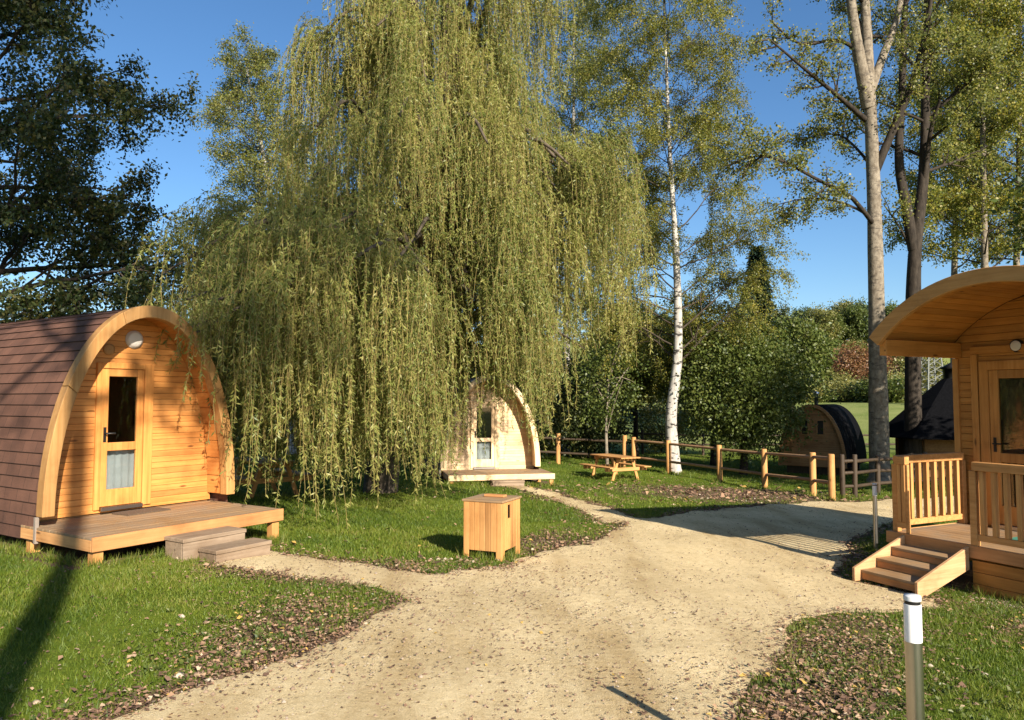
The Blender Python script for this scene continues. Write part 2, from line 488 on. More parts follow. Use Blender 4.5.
# ------------------------------------------------------------------ gravel drive: clipped out of a grid along the noisy outline
def build_path():
    st = 0.11
    xs = np.arange(-4.2, 20, st); ys = np.arange(1.0, 24, st)
    PX, PY = np.meshgrid(xs, ys)
    sdp = path_sd(PX, PY)
    H = g(PX, PY) + 0.012 * lat_noise(PX, PY, 1.3, 21) + 0.016 + 0.006 * lat_noise(PX, PY, 3.0, 44)
    verts = {}; V = []; Fc = []
    def vert(key, p):
        if key not in verts:
            verts[key] = len(V); V.append(p)
        return verts[key]
    ins = sdp > 0
    for j in range(len(ys) - 1):
        r0, r1 = ins[j], ins[j + 1]
        for i in np.nonzero(r0[:-1] | r0[1:] | r1[:-1] | r1[1:])[0]:
            cs = [(j, i), (j, i + 1), (j + 1, i + 1), (j + 1, i)]
            poly = []
            for k in range(4):
                a, b = cs[k], cs[(k + 1) % 4]
                if ins[a]: poly.append(vert(a, (PX[a], PY[a], H[a])))
                if ins[a] != ins[b]:
                    t = sdp[a] / (sdp[a] - sdp[b])
                    e = (min(a, b), max(a, b))
                    poly.append(vert(e, (PX[a] + t * (PX[b] - PX[a]), PY[a] + t * (PY[b] - PY[a]), H[a] + t * (H[b] - H[a]) - 0.010)))
            if len(poly) >= 3: Fc.append(tuple(poly))
    me = bpy.data.meshes.new('gravel_path')
    me.from_pydata([tuple(float(q) for q in p) for p in V], [], Fc)
    me.polygons.foreach_set('use_smooth', [True] * len(Fc))
    me.update()
    m, nt, bs = new_mat('sandy_gravel')
    c = coords(nt)
    a = noise(nt, 0.8, 6, c, 0.6); b = noise(nt, 14, 6, c, 0.7); d = noise(nt, 110, 3, c, 0.8)
    col = ramp(nt, [(0.25, (0.52, 0.395, 0.215)), (0.5, (0.65, 0.52, 0.305)), (0.75, (0.74, 0.61, 0.38))], b)
    col = mixc(nt, col, ramp(nt, [(0.3, (0.82, 0.78, 0.72)), (0.7, (1.1, 1.08, 1.05))], a), 1.0, 'MULTIPLY')
    col = mixc(nt, col, ramp(nt, [(0.25, (0.62, 0.58, 0.52)), (0.5, (1, 1, 1)), (0.75, (1.2, 1.2, 1.18))], d), 1.0, 'MULTIPLY')
    tr = noise(nt, 1.0, 5, c, 0.6, (1.5, 0.28, 1.0))
    col = mixc(nt, col, ramp(nt, [(0.34, (0.77, 0.72, 0.65)), (0.5, (1, 1, 1)), (0.66, (1.10, 1.10, 1.10))], tr), 1.0, 'MULTIPLY')
    vo = N(nt, 'ShaderNodeTexVoronoi'); vo.inputs['Scale'].default_value = 42; nt.links.new(c, vo.inputs[0])
    col = mixc(nt, col, (0.70, 0.62, 0.48), ramp(nt, [(0.10, (0.35, 0.35, 0.35)), (0.2, (0, 0, 0))], vo.outputs['Distance']))
    nt.links.new(col, bs.inputs['Base Color'])
    bs.inputs['Roughness'].default_value = 0.95
    bs.inputs['Specular IOR Level'].default_value = 0.1
    hh = N(nt, 'ShaderNodeMath', operation='ADD'); nt.links.new(b, hh.inputs[0]); nt.links.new(d, hh.inputs[1])
    bump(nt, hh.outputs[0], 0.014, 0.9, bs)
    tag(link('gravel_path', me, m), kind='structure')
build_path()

# ------------------------------------------------------------------ pods
def prof(a, h, th):
    """point of the arch at angle th (0 = right foot, pi = left foot)"""
    cx, sz = math.cos(th), math.sin(th)
    return (math.copysign(a * abs(cx) ** 0.97, cx), h * max(0.0, sz) ** 1.0)

def half_width(a, h, z):
    t = min(1.0, max(0.0, z / h))
    return a * (1 - t ** 2.0) ** 0.5 if t < 1 else 0.0

def boards_arch(mb, hw, z0, z1, y0, y1, bh=0.078, gap=0.003, holes=()):
    """horizontal boards between z0 and z1 clipped to half width hw(z) around x=0; holes (x0,x1,z0,z1) are left open"""
    z = z0
    while z < z1 - 0.01:
        zt = min(z + bh - gap, z1); nxt = z + bh
        for hx0, hx1, hz0, hz1 in holes:
            for hz in (hz0, hz1):
                if z + 0.004 < hz < zt - 0.004: zt = hz; nxt = hz
        wl, wu = hw(z), hw(zt)
        spans = [(None, None)]
        for hx0, hx1, hz0, hz1 in holes:
            if z < hz1 - 0.003 and zt > hz0 + 0.003:
                spans = [(None, hx0), (hx1, None)]
        for s0, s1 in spans:
            x0l = -wl if s0 is None else s0; x0u = -wu if s0 is None else s0
            x1l = wl if s1 is None else s1; x1u = wu if s1 is None else s1
            if x1l - x0l < 0.02: continue
            if x1u < x0u: x0u = x1u = (x0u + x1u) / 2
            mb.add([(x0l, y0, z), (x1l, y0, z), (x1l, y1, z), (x0l, y1, z), (x0u, y0, zt), (x1u, y0, zt), (x1u, y1, zt), (x0u, y1, zt)],
                   [(0, 3, 2, 1), (4, 5, 6, 7), (0, 1, 5, 4), (1, 2, 6, 5), (2, 3, 7, 6), (3, 0, 4, 7)])
        z = nxt

def door_set(root, xc, y, z0, wd, ht, frame_mat, leaf_mat, casing=0.075, double=False):
    """casing, leaf with two panes, handle and threshold; wall face at y, front towards -y"""
    x0, x1 = xc - wd / 2, xc + wd / 2
    f = MB()
    f.box((x0, y - 0.03, z0), (x0 + casing, y + 0.02, z0 + ht)); f.box((x1 - casing - 0.05, y - 0.03, z0), (x1, y + 0.02, z0 + ht))
    f.box((x0 + casing, y - 0.03, z0 + ht - casing), (x1 - casing - 0.05, y + 0.02, z0 + ht))
    f.build('door_frame', frame_mat, root, 0.006)
    lx0, lx1, lz0, lz1 = x0 + casing + 0.004, x1 - casing - 0.054, z0 + 0.035, z0 + ht - casing - 0.004
    sw = 0.085 * wd / 0.76
    H = lz1 - lz0
    pz = (lz0 + 0.12 * H, lz0 + 0.40 * H, lz0 + 0.46 * H, lz1 - 0.055 * H)
    d = MB()
    ya, yb = y - 0.012, y + 0.04
    d.box((lx0, ya, lz0), (lx0 + sw, yb, lz1)); d.box((lx1 - sw, ya, lz0), (lx1, yb, lz1))
    d.box((lx0 + sw, ya, lz0), (lx1 - sw, yb, pz[0])); d.box((lx0 + sw, ya, pz[1]), (lx1 - sw, yb, pz[2])); d.box((lx0 + sw, ya, pz[3]), (lx1 - sw, yb, lz1))
    door = d.build('door', leaf_mat, root, 0.005)
    for a, b in ((pz[0], pz[1]), (pz[2], pz[3])):
        MB().box((lx0 + sw, y + 0.012, a), (lx1 - sw, y + 0.018, b)).build('pane', M['glass'], door)
    h = MB(); hz = pz[2] + 0.10; hx = lx0 + sw * 0.5
    h.box((hx - 0.018, ya - 0.008, hz - 0.09), (hx + 0.018, ya - 0.001, hz + 0.10)); h.tube([(hx, ya - 0.008, hz + 0.02), (hx, ya - 0.05, hz + 0.02), (hx + 0.11, ya - 0.055, hz + 0.02)], 0.011, 8)
    h.build('handle', M['dark'], door)
    MB().box((x0 + casing + 0.005, y - 0.06, z0 - 0.02), (x1 - casing - 0.055, y + 0.03, z0 + 0.03)).build('threshold', M['steel'], root, 0.004)
    # drawn curtain behind the lower pane, dark room behind the upper one
    cv = []; n = 14
    cw0, cw1 = lx0 + sw * 0.6, lx1 - sw * 0.6
    for i in range(n + 1):
        x = cw0 + (cw1 - cw0) * i / n
        yy = y + 0.10 + 0.012 * math.sin(i * 2.1)
        cv += [(x, yy, pz[0] - 0.03), (x, yy, pz[1] + 0.02)]
    cm = MB(); cm.add(cv, [(2 * i, 2 * i + 2, 2 * i + 3, 2 * i + 1) for i in range(n)], True)
    cm.build('curtain', M['curtain'], root)
    return (x0, x1 - 0.0, z0, z0 + ht)

def pod(name, loc, rz, wall_mat, v_mat, door_x=-0.08, L=4.6, wallset=0.44, lamp=True):
    a, h = 1.20, 2.47
    root = empty(name, loc, rz)
    # shingle shell, courses stepped like overlapping tiles, carried down below foot level
    n = 44
    th = [PI * i / n for i in range(n + 1)]
    outer = [prof(a + 0.055, h + 0.055, t) for t in th]
    line = [(outer[0][0], -0.28), (outer[0][0], -0.14)] + outer + [(outer[-1][0], -0.14), (outer[-1][0], -0.28)]
    # resample by arc length into courses
    def resample(pts, step):
        s = [0.0]
        for p, q in zip(pts, pts[1:]): s.append(s[-1] + math.hypot(q[0] - p[0], q[1] - p[1]))
        k = int(round(s[-1] / step)); xs = [s[-1] * i / k for i in range(k + 1)]
        return [(float(np.interp(x, s, [p[0] for p in pts])), float(np.interp(x, s, [p[1] for p in pts]))) for x in xs], xs
    rs, ss = resample(line, 0.143)
    V = []; Fc = []; UV = []
    half = ss[-1] / 2
    y0, y1 = 0.10, L
    for i in range(len(rs) - 1):
        p, q = rs[i], rs[i + 1]
        up = ss[i] + 0.07 < half
        lo, hi = (p, q) if up else (q, p)
        nrm = Vector((q[1] - p[1], 0, -(q[0] - p[0]))).normalized()
        if nrm.x * (p[0] + q[0]) + nrm.z * (p[1] + q[1]) < 0: nrm = -nrm
        lo2 = (lo[0] + nrm.x * 0.014, lo[1] + nrm.z * 0.014)
        b = len(V)
        V += [(lo2[0], y0, lo2[1]), (lo2[0], y1, lo2[1]), (hi[0], y1, hi[1]), (hi[0], y0, hi[1]), (lo[0] - nrm.x * 0.02, y0, lo[1] - nrm.z * 0.02), (lo[0] - nrm.x * 0.02, y1, lo[1] - nrm.z * 0.02)]
        Fc += [(b, b + 1, b + 2, b + 3), (b + 4, b + 5, b + 1, b)]
        v0 = i * 0.143
        UV += [(y0, v0 + 0.001), (y1, v0 + 0.001), (y1, v0 + 0.142), (y0, v0 + 0.142), (y0, v0 + 0.001), (y1, v0 + 0.001), (y1, v0 + 0.004), (y0, v0 + 0.004)]
    me = bpy.data.meshes.new('roof'); me.from_pydata(V, [], Fc)
    ul = me.uv_layers.new(name='UVMap')
    ul.data.foreach_set('uv', [c for p in UV for c in p]); me.update()
    roof = link('roof', me, M['shingle'], root)
    for s in (-1,):
        MB().box((s * (a + 0.075) - 0.02, 0.06, -0.30), (s * (a + 0.075) + 0.02, 0.098, -0.004)).build('flashing', M['flash'], roof)
    # arch trim of glued boards, joints between the boards
    tr = MB()
    joints = [0, 0.20, 0.40, 0.60, 0.80, 1.0]
    for k in range(5):
        t0, t1 = PI * joints[k] + (0.0016 if k else 0), PI * joints[k + 1] - (0.0016 if k < 4 else 0)
        m_ = 12
        V = []
        for i in range(m_ + 1):
            t = t0 + (t1 - t0) * i / m_
            xo, zo = prof(a + 0.075, h + 0.075, t); xi, zi = prof(a - 0.062, h - 0.08, t)
            V += [(xo, -0.05, zo), (xo, 0.097, zo), (xi, 0.097, zi), (xi, -0.05, zi)]
        fs = []
        for i in range(m_):
            b = 4 * i
            for e in range(4): fs.append((b + e, b + (e + 1) % 4, b + 4 + (e + 1) % 4, b + 4 + e))
        fs += [(3, 2, 1, 0), tuple(4 * m_ + e for e in range(4))]
        tr.add(V, fs)
    tr.build('arch_trim', M['trim'] if wall_mat is not M['sunlit_h'] else M['sunlit_v'], root, 0.006)
    # lining under the overhang: narrow boards running into the depth
    sf = MB(); nb = 30
    for k in range(nb):
        t0, t1 = PI * k / nb + 0.002, PI * (k + 1) / nb - 0.002
        q = [prof(a - 0.03, h - 0.03, t0), prof(a - 0.03, h - 0.03, t1), prof(a + 0.0, h + 0.0, t1), prof(a + 0.0, h + 0.0, t0)]
        V = [(p[0], yy, p[1]) for yy in (0.099, wallset - 0.002) for p in q]
        sf.add(V, [(0, 1, 2, 3), (7, 6, 5, 4), (0, 4, 5, 1), (1, 5, 6, 2), (2, 6, 7, 3), (3, 7, 4, 0)])
    sf.build('soffit', M['pine_y'] if wall_mat is not M['sunlit_h'] else M['sunlit_h'], root)
    # front wall
    dw, dh, dz = 0.76, 1.87, -0.06
    fw = MB()
    boards_arch(fw, lambda z: half_width(a + 0.02, h, max(0, z)), -0.10, h - 0.01, wallset, wallset + 0.03, holes=[(door_x - dw / 2 + 0.02, door_x + dw / 2 - 0.02, dz, dz + dh - 0.02)])
    fw.build('front_wall', wall_mat, root, 0.004)
    door_set(root, door_x, wallset - 0.002, dz, dw, dh, v_mat, v_mat)
    # dark room: lining behind the wall, floor, back wall
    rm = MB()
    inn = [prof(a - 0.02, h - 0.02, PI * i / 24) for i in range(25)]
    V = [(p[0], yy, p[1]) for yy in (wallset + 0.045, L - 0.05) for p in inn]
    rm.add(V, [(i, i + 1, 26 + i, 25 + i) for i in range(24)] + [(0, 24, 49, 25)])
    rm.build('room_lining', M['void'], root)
    bw = MB(); boards_arch(bw, lambda z: half_width(a + 0.02, h, max(0, z)), -0.10, h - 0.01, L - 0.04, L); bw.build('back_wall', wall_mat, root)
    for s in (-0.8, 0.8):
        MB().box((s - 0.06, 0.6, -0.40), (s + 0.06, L - 0.1, -0.13)).build('base_beam', M['old_shade_post'], root, 0.006)
    MB().box((-a + 0.0, wallset + 0.035, -0.125), (a, L - 0.05, -0.02)).build('floor_plate', M['brown_wood'], root)
    if lamp:
        MB().lathe([(0.118, 0), (0.118, 0.022), (0.105, 0.024), (0.104, 0.034), (0.08, 0.044), (0.04, 0.049), (0.01, 0.050)], (0.02, wallset - 0.001, 2.13), 28, 'Y').build('wall_lamp', M['lamp'], root)
        MB().lathe([(0.075, 0), (0.075, 0.015), (0.05, 0.022), (0.01, 0.022)], (-0.31, wallset - 0.001, 1.98), 20, 'Y').build('air_vent', M['trim'], root)
    return root

ANG1 = math.atan2(2.06, 1.32)
P1 = (-4.66, 9.54, 0.42)
p1 = pod('camping_pod', P1, ANG1, M['pine_h'], M['pine_v'])
tag(p1, 'arched timber camping pod with brown shingle roof and round lamp beside the front lawn', 'pod', 'camping pods')
ANG2 = R(12)
P2 = (-0.62, 21.9, gz(-0.6, 21.5) + 0.40)
p2 = pod('camping_pod', P2, ANG2, M['sunlit_h'], M['sunlit_v'], lamp=False)
p2.scale = (1.17, 1.12, 1.07)
tag(p2, 'pale camping pod with bright sunlight in its colour, half hidden behind the hanging willow strands', 'pod', 'camping pods')

def deck(name, loc, rz, x0, x1, y0, y1, label, rim_mat=None, rim=0.15, grp='pod decks', feet=((0, 0), (1, 0), (0, 1), (1, 1))):
    """boarded deck: z=0 is the walking surface"""
    root = empty(name, loc, rz)
    tag(root, label, 'deck', grp)
    b = MB(); y = y0 + 0.03
    while y < y1 - 0.02:
        yt = min(y + 0.138, y1)
        b.box((x0 - 0.0, y, -0.028), (x1, yt, 0.0 + random.uniform(-0.002, 0.002))); y += 0.145
    b.build('deck_boards', M['deck'], root, 0.003)
    MB().box((x0, y0, -rim), (x1, y0 + 0.028, 0.004)).build('front_rim', rim_mat or M['larch_h'], root, 0.004)
    for x in (x0, x1 - 0.03):
        MB().box((x, y0 + 0.03, -rim), (x + 0.03, y1, -0.030)).build('side_rim', M['larch_y'], root, 0.004)
    for i, j in feet:
        fx = x0 + 0.09 if i == 0 else x1 - 0.09
        fy = y0 + 0.10 if j == 0 else y1 - 0.12
        wp = Matrix.Translation(loc) @ Matrix.Rotation(rz, 4, 'Z') @ Vector((fx, fy, 0))
        bot = gz(wp.x, wp.y) - loc[2] - 0.03
        MB().box((fx - 0.055, fy - 0.055, bot), (fx + 0.055, fy + 0.055, -rim + 0.0 if False else -rim - 0.002)).build('deck_post', M['post'], root, 0.005)
    return root
random.seed(4)
deck('wooden_deck', (P1[0], P1[1], 0.30), ANG1, -1.28, 1.23, -1.13, 0.43, 'low weathered wooden deck on short posts before the brown shingled pod')
deck('wooden_deck', (P2[0], P2[1], P2[2] - 0.10), ANG2, -1.40, 1.62, -1.2, 0.46, 'low pale deck under the hanging willow before the pale pod', M['sunlit_h'])

def block_steps(loc, rz, treads, label):
    """solid timber steps; treads: (x0,x1,y0,y1,ztop,zbottom)"""
    root = empty('timber_steps', loc, rz)
    tag(root, label, 'steps')
    for x0, x1, y0, y1, zt, zb in treads:
        t = MB(); t.box((x0, y0, zt - 0.045), (x1, y1, zt)); tt = t.build('tread', M['grey_wood'], root, 0.006)
        r = MB(); r.box((x0 + 0.012, y0 + 0.012, zb), (x1 - 0.012, y0 + 0.045, zt - 0.047)); r.box((x0 + 0.012, y0 + 0.047, zb), (x0 + 0.045, y1 - 0.01, zt - 0.047)); r.box((x1 - 0.045, y0 + 0.047, zb), (x1 - 0.012, y1 - 0.01, zt - 0.047))
        r.build('riser', M['grey_wood'], root, 0.004)
    return root
block_steps((P1[0], P1[1], 0.30), ANG1, [(-0.48, 0.36, -1.50, -1.135, -0.10, -0.42), (-0.30, 0.46, -1.84, -1.505, -0.22, -0.44)], 'two grey weathered timber steps up to the deck of the brown shingled pod')
block_steps((P2[0], P2[1], P2[2] - 0.10), ANG2, [(-0.25, 0.65, -1.62, -1.21, -0.13, -0.40)], 'single grey timber step in front of the pale pod under the willow')

dm = MB()
dm.box((-0.30, -0.17, 0), (0.30, 0.17, 0.014))
mo = dm.build('doormat', M['mat'])
mo.location = Matrix.Translation((P1[0], P1[1], 0.303)) @ Matrix.Rotation(ANG1, 4, 'Z') @ Vector((0.05, 0.20, 0)); mo.rotation_euler = (0, 0, ANG1 + 0.06)
tag(mo, 'dark brown doormat lying on the deck before the glazed pod door', 'doormat')

# ------------------------------------------------------------------ right-hand cabin with barrel canopy
ANG3 = R(-64)
F3 = (4.83, 9.61, 0.07)                     # far front corner of the terrace, walking level
def cabin():
    root = empty('timber_cabin', F3, ANG3)
    tag(root, 'honey coloured timber cabin with wide barrel canopy over its terrace', 'cabin')
    xc, hw = 1.38, 1.44
    eave, rise = 2.50, 0.62
    rad = (hw * hw + rise * rise) / (2 * rise)
    zc = eave + rise - rad
    th0 = math.asin(hw / rad)
    D = 5.6; wy = 1.52
    def arc(t, r):  return (xc + r * math.sin(t), zc + r * math.cos(t))
    # roof shell: top deck (dark felt), soffit boards below
    n = 28
    top = MB(); V = []
    for yy in (-0.02, D):
        for i in range(n + 1):
            t = -th0 * 1.02 + 2.04 * th0 * i / n
            x, z = arc(t, rad + 0.05); V.append((x, yy, z))
    for yy in (-0.02, D):
        for i in range(n + 1):
            t = -th0 * 1.02 + 2.04 * th0 * i / n
            x, z = arc(t, rad + 0.0); V.append((x, yy, z))
    k = n + 1
    fs = [(i, i + 1, k + i + 1, k + i) for i in range(n)] + [(2 * k + i, 3 * k + i, 3 * k + i + 1, 2 * k + i + 1) for i in range(n)]
    fs += [(i + 1, i, 2 * k + i, 2 * k + i + 1) for i in range(n)] + [(k + i, k + i + 1, 3 * k + i + 1, 3 * k + i) for i in range(n)]
    fs += [(0, k, 3 * k, 2 * k), (n, 2 * k + n, 3 * k + n, k + n)]
    top.add(V, fs, False)
    top.build('roof', M['shingle_plain'], root)
    so_ = MB(); nb = 26
    for j in range(nb):
        t0 = -th0 + 2 * th0 * j / nb + 0.0012; t1 = -th0 + 2 * th0 * (j + 1) / nb - 0.0012
        q = [arc(t0, rad - 0.002), arc(t1, rad - 0.002), arc(t1, rad - 0.03), arc(t0, rad - 0.03)]
        so_.add([(p[0], yy, p[1]) for yy in (0.0, wy - 0.003) for p in q], [(3, 2, 1, 0), (4, 5, 6, 7), (0, 1, 5, 4), (1, 2, 6, 5), (2, 3, 7, 6), (3, 0, 4, 7)])
    so_.build('soffit', M['honey_y'], root)
    # arched fascia board
    fa = MB(); m_ = 30; V = []
    for i in range(m_ + 1):
        t = -th0 * 1.03 + 2.06 * th0 * i / m_
        (xo, zo), (xi, zi) = arc(t, rad + 0.058), arc(t, rad - 0.115)
        V += [(xo, -0.10, zo), (xo, -0.025, zo), (xi, -0.025, zi), (xi, -0.10, zi)]
    fs = []
    for i in range(m_):
        b = 4 * i
        for e in range(4): fs.append((b + e, b + 4 + e, b + 4 + (e + 1) % 4, b + (e + 1) % 4))
    fs += [(0, 1, 2, 3), tuple(4 * m_ + 3 - e for e in range(4))]
    fa.add(V, fs)
    fa.build('arched_fascia', M['trim_h'], root, 0.006)
    # eave beams
    for s in (-1, 1):
        x = xc + s * (hw - 0.07)
        MB().box((x - 0.05, -0.02, eave - 0.24), (x + 0.05, wy - 0.004, eave - 0.035)).build('eave_beam', M['honey_y'], root, 0.006)
    # front wall of horizontal boards, gable following the arc
    cx = xc
    fw = MB()
    dx0, dx1, dz1 = 0.30, 1.34, 2.20
    def hwf(z):
        if z <= eave - 0.03: return hw - 0.02
        zz = z - zc
        return min(hw - 0.02, math.sqrt(max(0.0, (rad - 0.032) ** 2 - zz * zz)))
    tmp = MB(); boards_arch(tmp, hwf, -0.5, eave + rise - 0.05, wy, wy + 0.035, 0.10, 0.004, holes=[(dx0 - cx + 0.03, dx1 - cx - 0.03, 0.02, dz1 - 0.03)])
    tmp.v = [(x + cx, y, z) for x, y, z in tmp.v]
    tmp.build('front_wall', M['honey_h'], root, 0.004)
    MB().box((xc - hw - 0.004, wy - 0.03, -0.45), (xc - hw + 0.075, wy + 0.06, eave - 0.245)).build('corner_post', M['honey_v'], root, 0.005)
    for s in (-1, 1):
        sw = MB(); z = -0.5
        while z < eave - 0.05:
            x = xc + s * (hw - 0.06)
            sw.box((x - 0.02, wy + 0.063, z), (x + 0.02, D - 0.05, min(z + 0.119, eave - 0.03))); z += 0.125
        sw.build('side_wall', M['honey_y'], root)
    bw = MB(); boards_arch(bw, hwf, -0.5, eave + rise - 0.05, D - 0.045, D - 0.01, 0.125); bw.v = [(x + cx, y, z) for x, y, z in bw.v]; bw.build('back_wall', M['honey_h'], root)
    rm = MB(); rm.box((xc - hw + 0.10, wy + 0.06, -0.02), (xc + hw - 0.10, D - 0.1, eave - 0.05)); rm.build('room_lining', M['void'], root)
    # doubled jambs left of the door, then the door
    MB().box((dx0 - 0.10, wy - 0.045, 0.0), (dx0 - 0.012, wy - 0.002, dz1 + 0.10)).build('jamb', M['honey_v'], root, 0.006)
    door_set(root, (dx0 + dx1) / 2, wy - 0.003, 0.02, dx1 - dx0, dz1 - 0.02, M['honey_v'], M['honey_v'], casing=0.12)
    MB().box((dx0 - 0.10, wy - 0.045, dz1 + 0.004 + 0.10), (dx1 + 0.10, wy - 0.002, dz1 + 0.20)).build('door_header', M['honey_h'], root, 0.006)
    lp = MB().lathe([(0.085, 0), (0.085, 0.035), (0.072, 0.045)], (0.80, wy - 0.001, 2.38), 24, 'Y').build('wall_lamp', M['dark'], root)
    MB().lathe([(0.066, 0.046), (0.060, 0.052), (0.03, 0.057), (0.005, 0.058)], (0.80, wy - 0.001, 2.38), 24, 'Y').build('lamp_glass', M['lamp'], lp)
    return root
def wood_plain():
    m = plain('roof_felt', (0.09, 0.055, 0.045), 0.9, 0, 0.3, 30, 0.2, 0.4); return m
M['shingle_plain'] = wood_plain()
M['trim_h'] = wood('fascia_pine', (0.33, 0.16, 0.05), (0.43, 0.225, 0.075), (0.50, 0.28, 0.105), 0, knots=False)
cabin()

def terrace():
    root = empty('cabin_terrace', F3, ANG3)
    tag(root, 'raised boarded terrace with baluster railings in front of the honey coloured cabin', 'terrace')
    X1 = 2.95
    b = MB(); y = 0.03
    while y < 1.46:
        b.box((0.0, y, -0.028), (X1, min(y + 0.138, 1.48), 0.0)); y += 0.145
    b.build('deck_boards', M['deck'], root, 0.003)
    MB().box((-0.03, 0.0, -0.14), (X1, 0.027, 0.003)).build('front_rim', M['larch_h'], root, 0.004)
    MB().box((-0.03, 0.03, -0.14), (-0.002, 1.48, 0.003)).build('side_rim', M['larch_y'], root, 0.004)
    sk = MB()
    for i in range(4):
        sk.box((1.06, 0.03 + 0.002 * (i % 2), -0.16 - 0.135 * (i + 1)), (X1, 0.06, -0.166 - 0.135 * i))
    sk.build('skirting', M['honey_h'], root, 0.004)
    MB().box((-0.02, 0.03, -0.62), (0.08, 0.13, -0.142)).build('deck_post', M['post'], root, 0.004)
    def railing(p, q, n, posts, pw=0.075):
        """railing from p to q (x,y): posts at given fractions, top and bottom rail, n balusters"""
        p = Vector((*p, 0)); q = Vector((*q, 0)); d = (q - p).normalized(); s = Vector((-d.y, d.x, 0))
        r = MB()
        up = Vector((0, 0, 1))
        r.bar(p + up * 0.915, q + up * 0.915, 0.085, 0.10); r.bar(p + up * 0.10, q + up * 0.10, 0.04, 0.075)
        for f in posts:
            c_ = p.lerp(q, f)
            r.bar(c_ + up * 0.002, c_ + up * 0.863, pw, pw, tuple(d))
        ro = r.build('railing', M['post_h'], root, 0.005)
        for i in range(n):
            c_ = p.lerp(q, (i + 0.75) / (n + 0.5))
            bl = MB(); bl.bar(c_ + up * 0.139, c_ + up * 0.863, 0.06, 0.05, tuple(d)); bl.build('baluster', M['post'], ro, 0.004)
    railing((0.06, 0.10), (0.06, 1.44), 8, (0.0, 1.0))
    railing((0.06 + 0.05, 0.045), (0.26, 0.045), 2, (0.97,), 0.042)
    railing((1.10, 0.045), (X1 - 0.04, 0.045), 13, (0.0, 0.98))
    return root
M['post_h'] = wood('rail_pine', (0.34, 0.155, 0.048), (0.47, 0.235, 0.080), (0.55, 0.30, 0.115), 0)
terrace()

def cabin_steps():
    root = empty('cabin_steps', F3, ANG3)
    tag(root, 'open timber steps with slanted side boards leading up to the cabin terrace', 'steps')
    xa, xb = 0.20, 1.05
    run, top, bot = 0.82, -0.015, -0.47
    for x in (xa, xb - 0.04):
        s = MB()
        prof_ = [(-0.004, top), (-0.004, top - 0.26), (-run + 0.06, bot - 0.02), (-run - 0.10, bot - 0.02), (-run - 0.10, bot + 0.14)]
        V = [(xx, y, z) for xx in (x, x + 0.04) for y, z in prof_]
        k = len(prof_)
        s.add(V, [tuple(range(k)), tuple(range(2 * k - 1, k - 1, -1))] + [(i, k + i, k + (i + 1) % k, (i + 1) % k) for i in range(k)])
        s.build('stringer', M['stringer'], root, 0.005)
    nst = 3; rise = (top - bot) / (nst + 1)
    for i in range(nst):
        zt = top - rise * (i + 1); yf = -run / nst * (i + 1) + 0.0
        MB().box((xa + 0.042, yf, zt - 0.035), (xb - 0.042, yf + run / nst + 0.01, zt)).build('tread', M['deck'], root, 0.004)
        MB().box((xa + 0.042, yf + 0.012, zt - rise + 0.002), (xb - 0.042, yf + 0.035, zt - 0.037)).build('riser', M['larch_h'], root, 0.003)
M['stringer'] = wood('stringer_pine', (0.36, 0.195, 0.090), (0.48, 0.285, 0.145), (0.56, 0.36, 0.20), 1)
cabin_steps()
ro = MB().box((-0.33, -0.22, 0), (0.33, 0.22, 0.05)).build('green_tray', M['rug'], None, 0.02)
ro.location = Matrix.Translation(F3) @ Matrix.Rotation(ANG3, 4, 'Z') @ Vector((1.45, 0.75, 0.002)); ro.rotation_euler = (0, 0, ANG3)
tag(ro, 'flat green tray on the terrace boards behind the balusters', 'tray')

# ------------------------------------------------------------------ litter box (slatted wooden bin)
def wooden_bin():
    root = empty('wooden_bin', (-0.25, 9.46, gz(-0.25, 9.46)), R(-24))
    tag(root, 'square slatted wooden litter bin with side slot at the edge of the gravel', 'bin')
    W_, D_, H = 0.52, 0.56, 0.74
    w2, d2 = W_ / 2, D_ / 2
    def slats(n, horizontal_axis, const, lo_end):
        s = MB()
        for i in range(n):
            a0 = -1 + 2 * i / n + 0.006; a1 = -1 + 2 * (i + 1) / n - 0.006
            z0 = 0.0 if i in (0, n - 1) else 0.12
            if horizontal_axis == 'x': s.box((a0 * w2, const - 0.011, z0), (a1 * w2, const + 0.011, H - 0.03))
            else:
                segs = [(z0, H - 0.03)]
                if lo_end and i == 2: segs = [(z0, H - 0.24), (H - 0.075, H - 0.03)]
                for za, zb in segs: s.box((const - 0.011, a0 * (d2 - 0.013), za), (const + 0.011, a1 * (d2 - 0.013), zb))
        return s
    slats(7, 'x', -d2, False).build('front_panel', M['post'], root, 0.004)
    slats(7, 'x', d2, False).build('back_panel', M['post'], root, 0.004)
    slats(6, 'y', w2 - 0.012, True).build('slotted_side_panel', M['post'], root, 0.004)
    slats(6, 'y', -w2 + 0.012, False).build('side_panel', M['post'], root, 0.004)
    ins = MB().box((-w2 + 0.04, -d2 + 0.03, 0.13), (w2 - 0.05, d2 - 0.03, H - 0.06)); ins.build('liner', M['void'], root)
    lid = MB()
    for i in range(5):
        a0 = -1 + 2 * i / 5 + 0.006; a1 = -1 + 2 * (i + 1) / 5 - 0.006
        lid.box((-w2 - 0.02, a0 * (d2 + 0.02), H - 0.028), (w2 + 0.02, a1 * (d2 + 0.02), H - 0.002))
    lo = lid.build('lid', M['deck'], root, 0.004)
    MB().box((-0.13, 0.02, H), (0.15, 0.12, H + 0.028)).build('lid_grip', M['larch_h'], lo, 0.005)
wooden_bin()

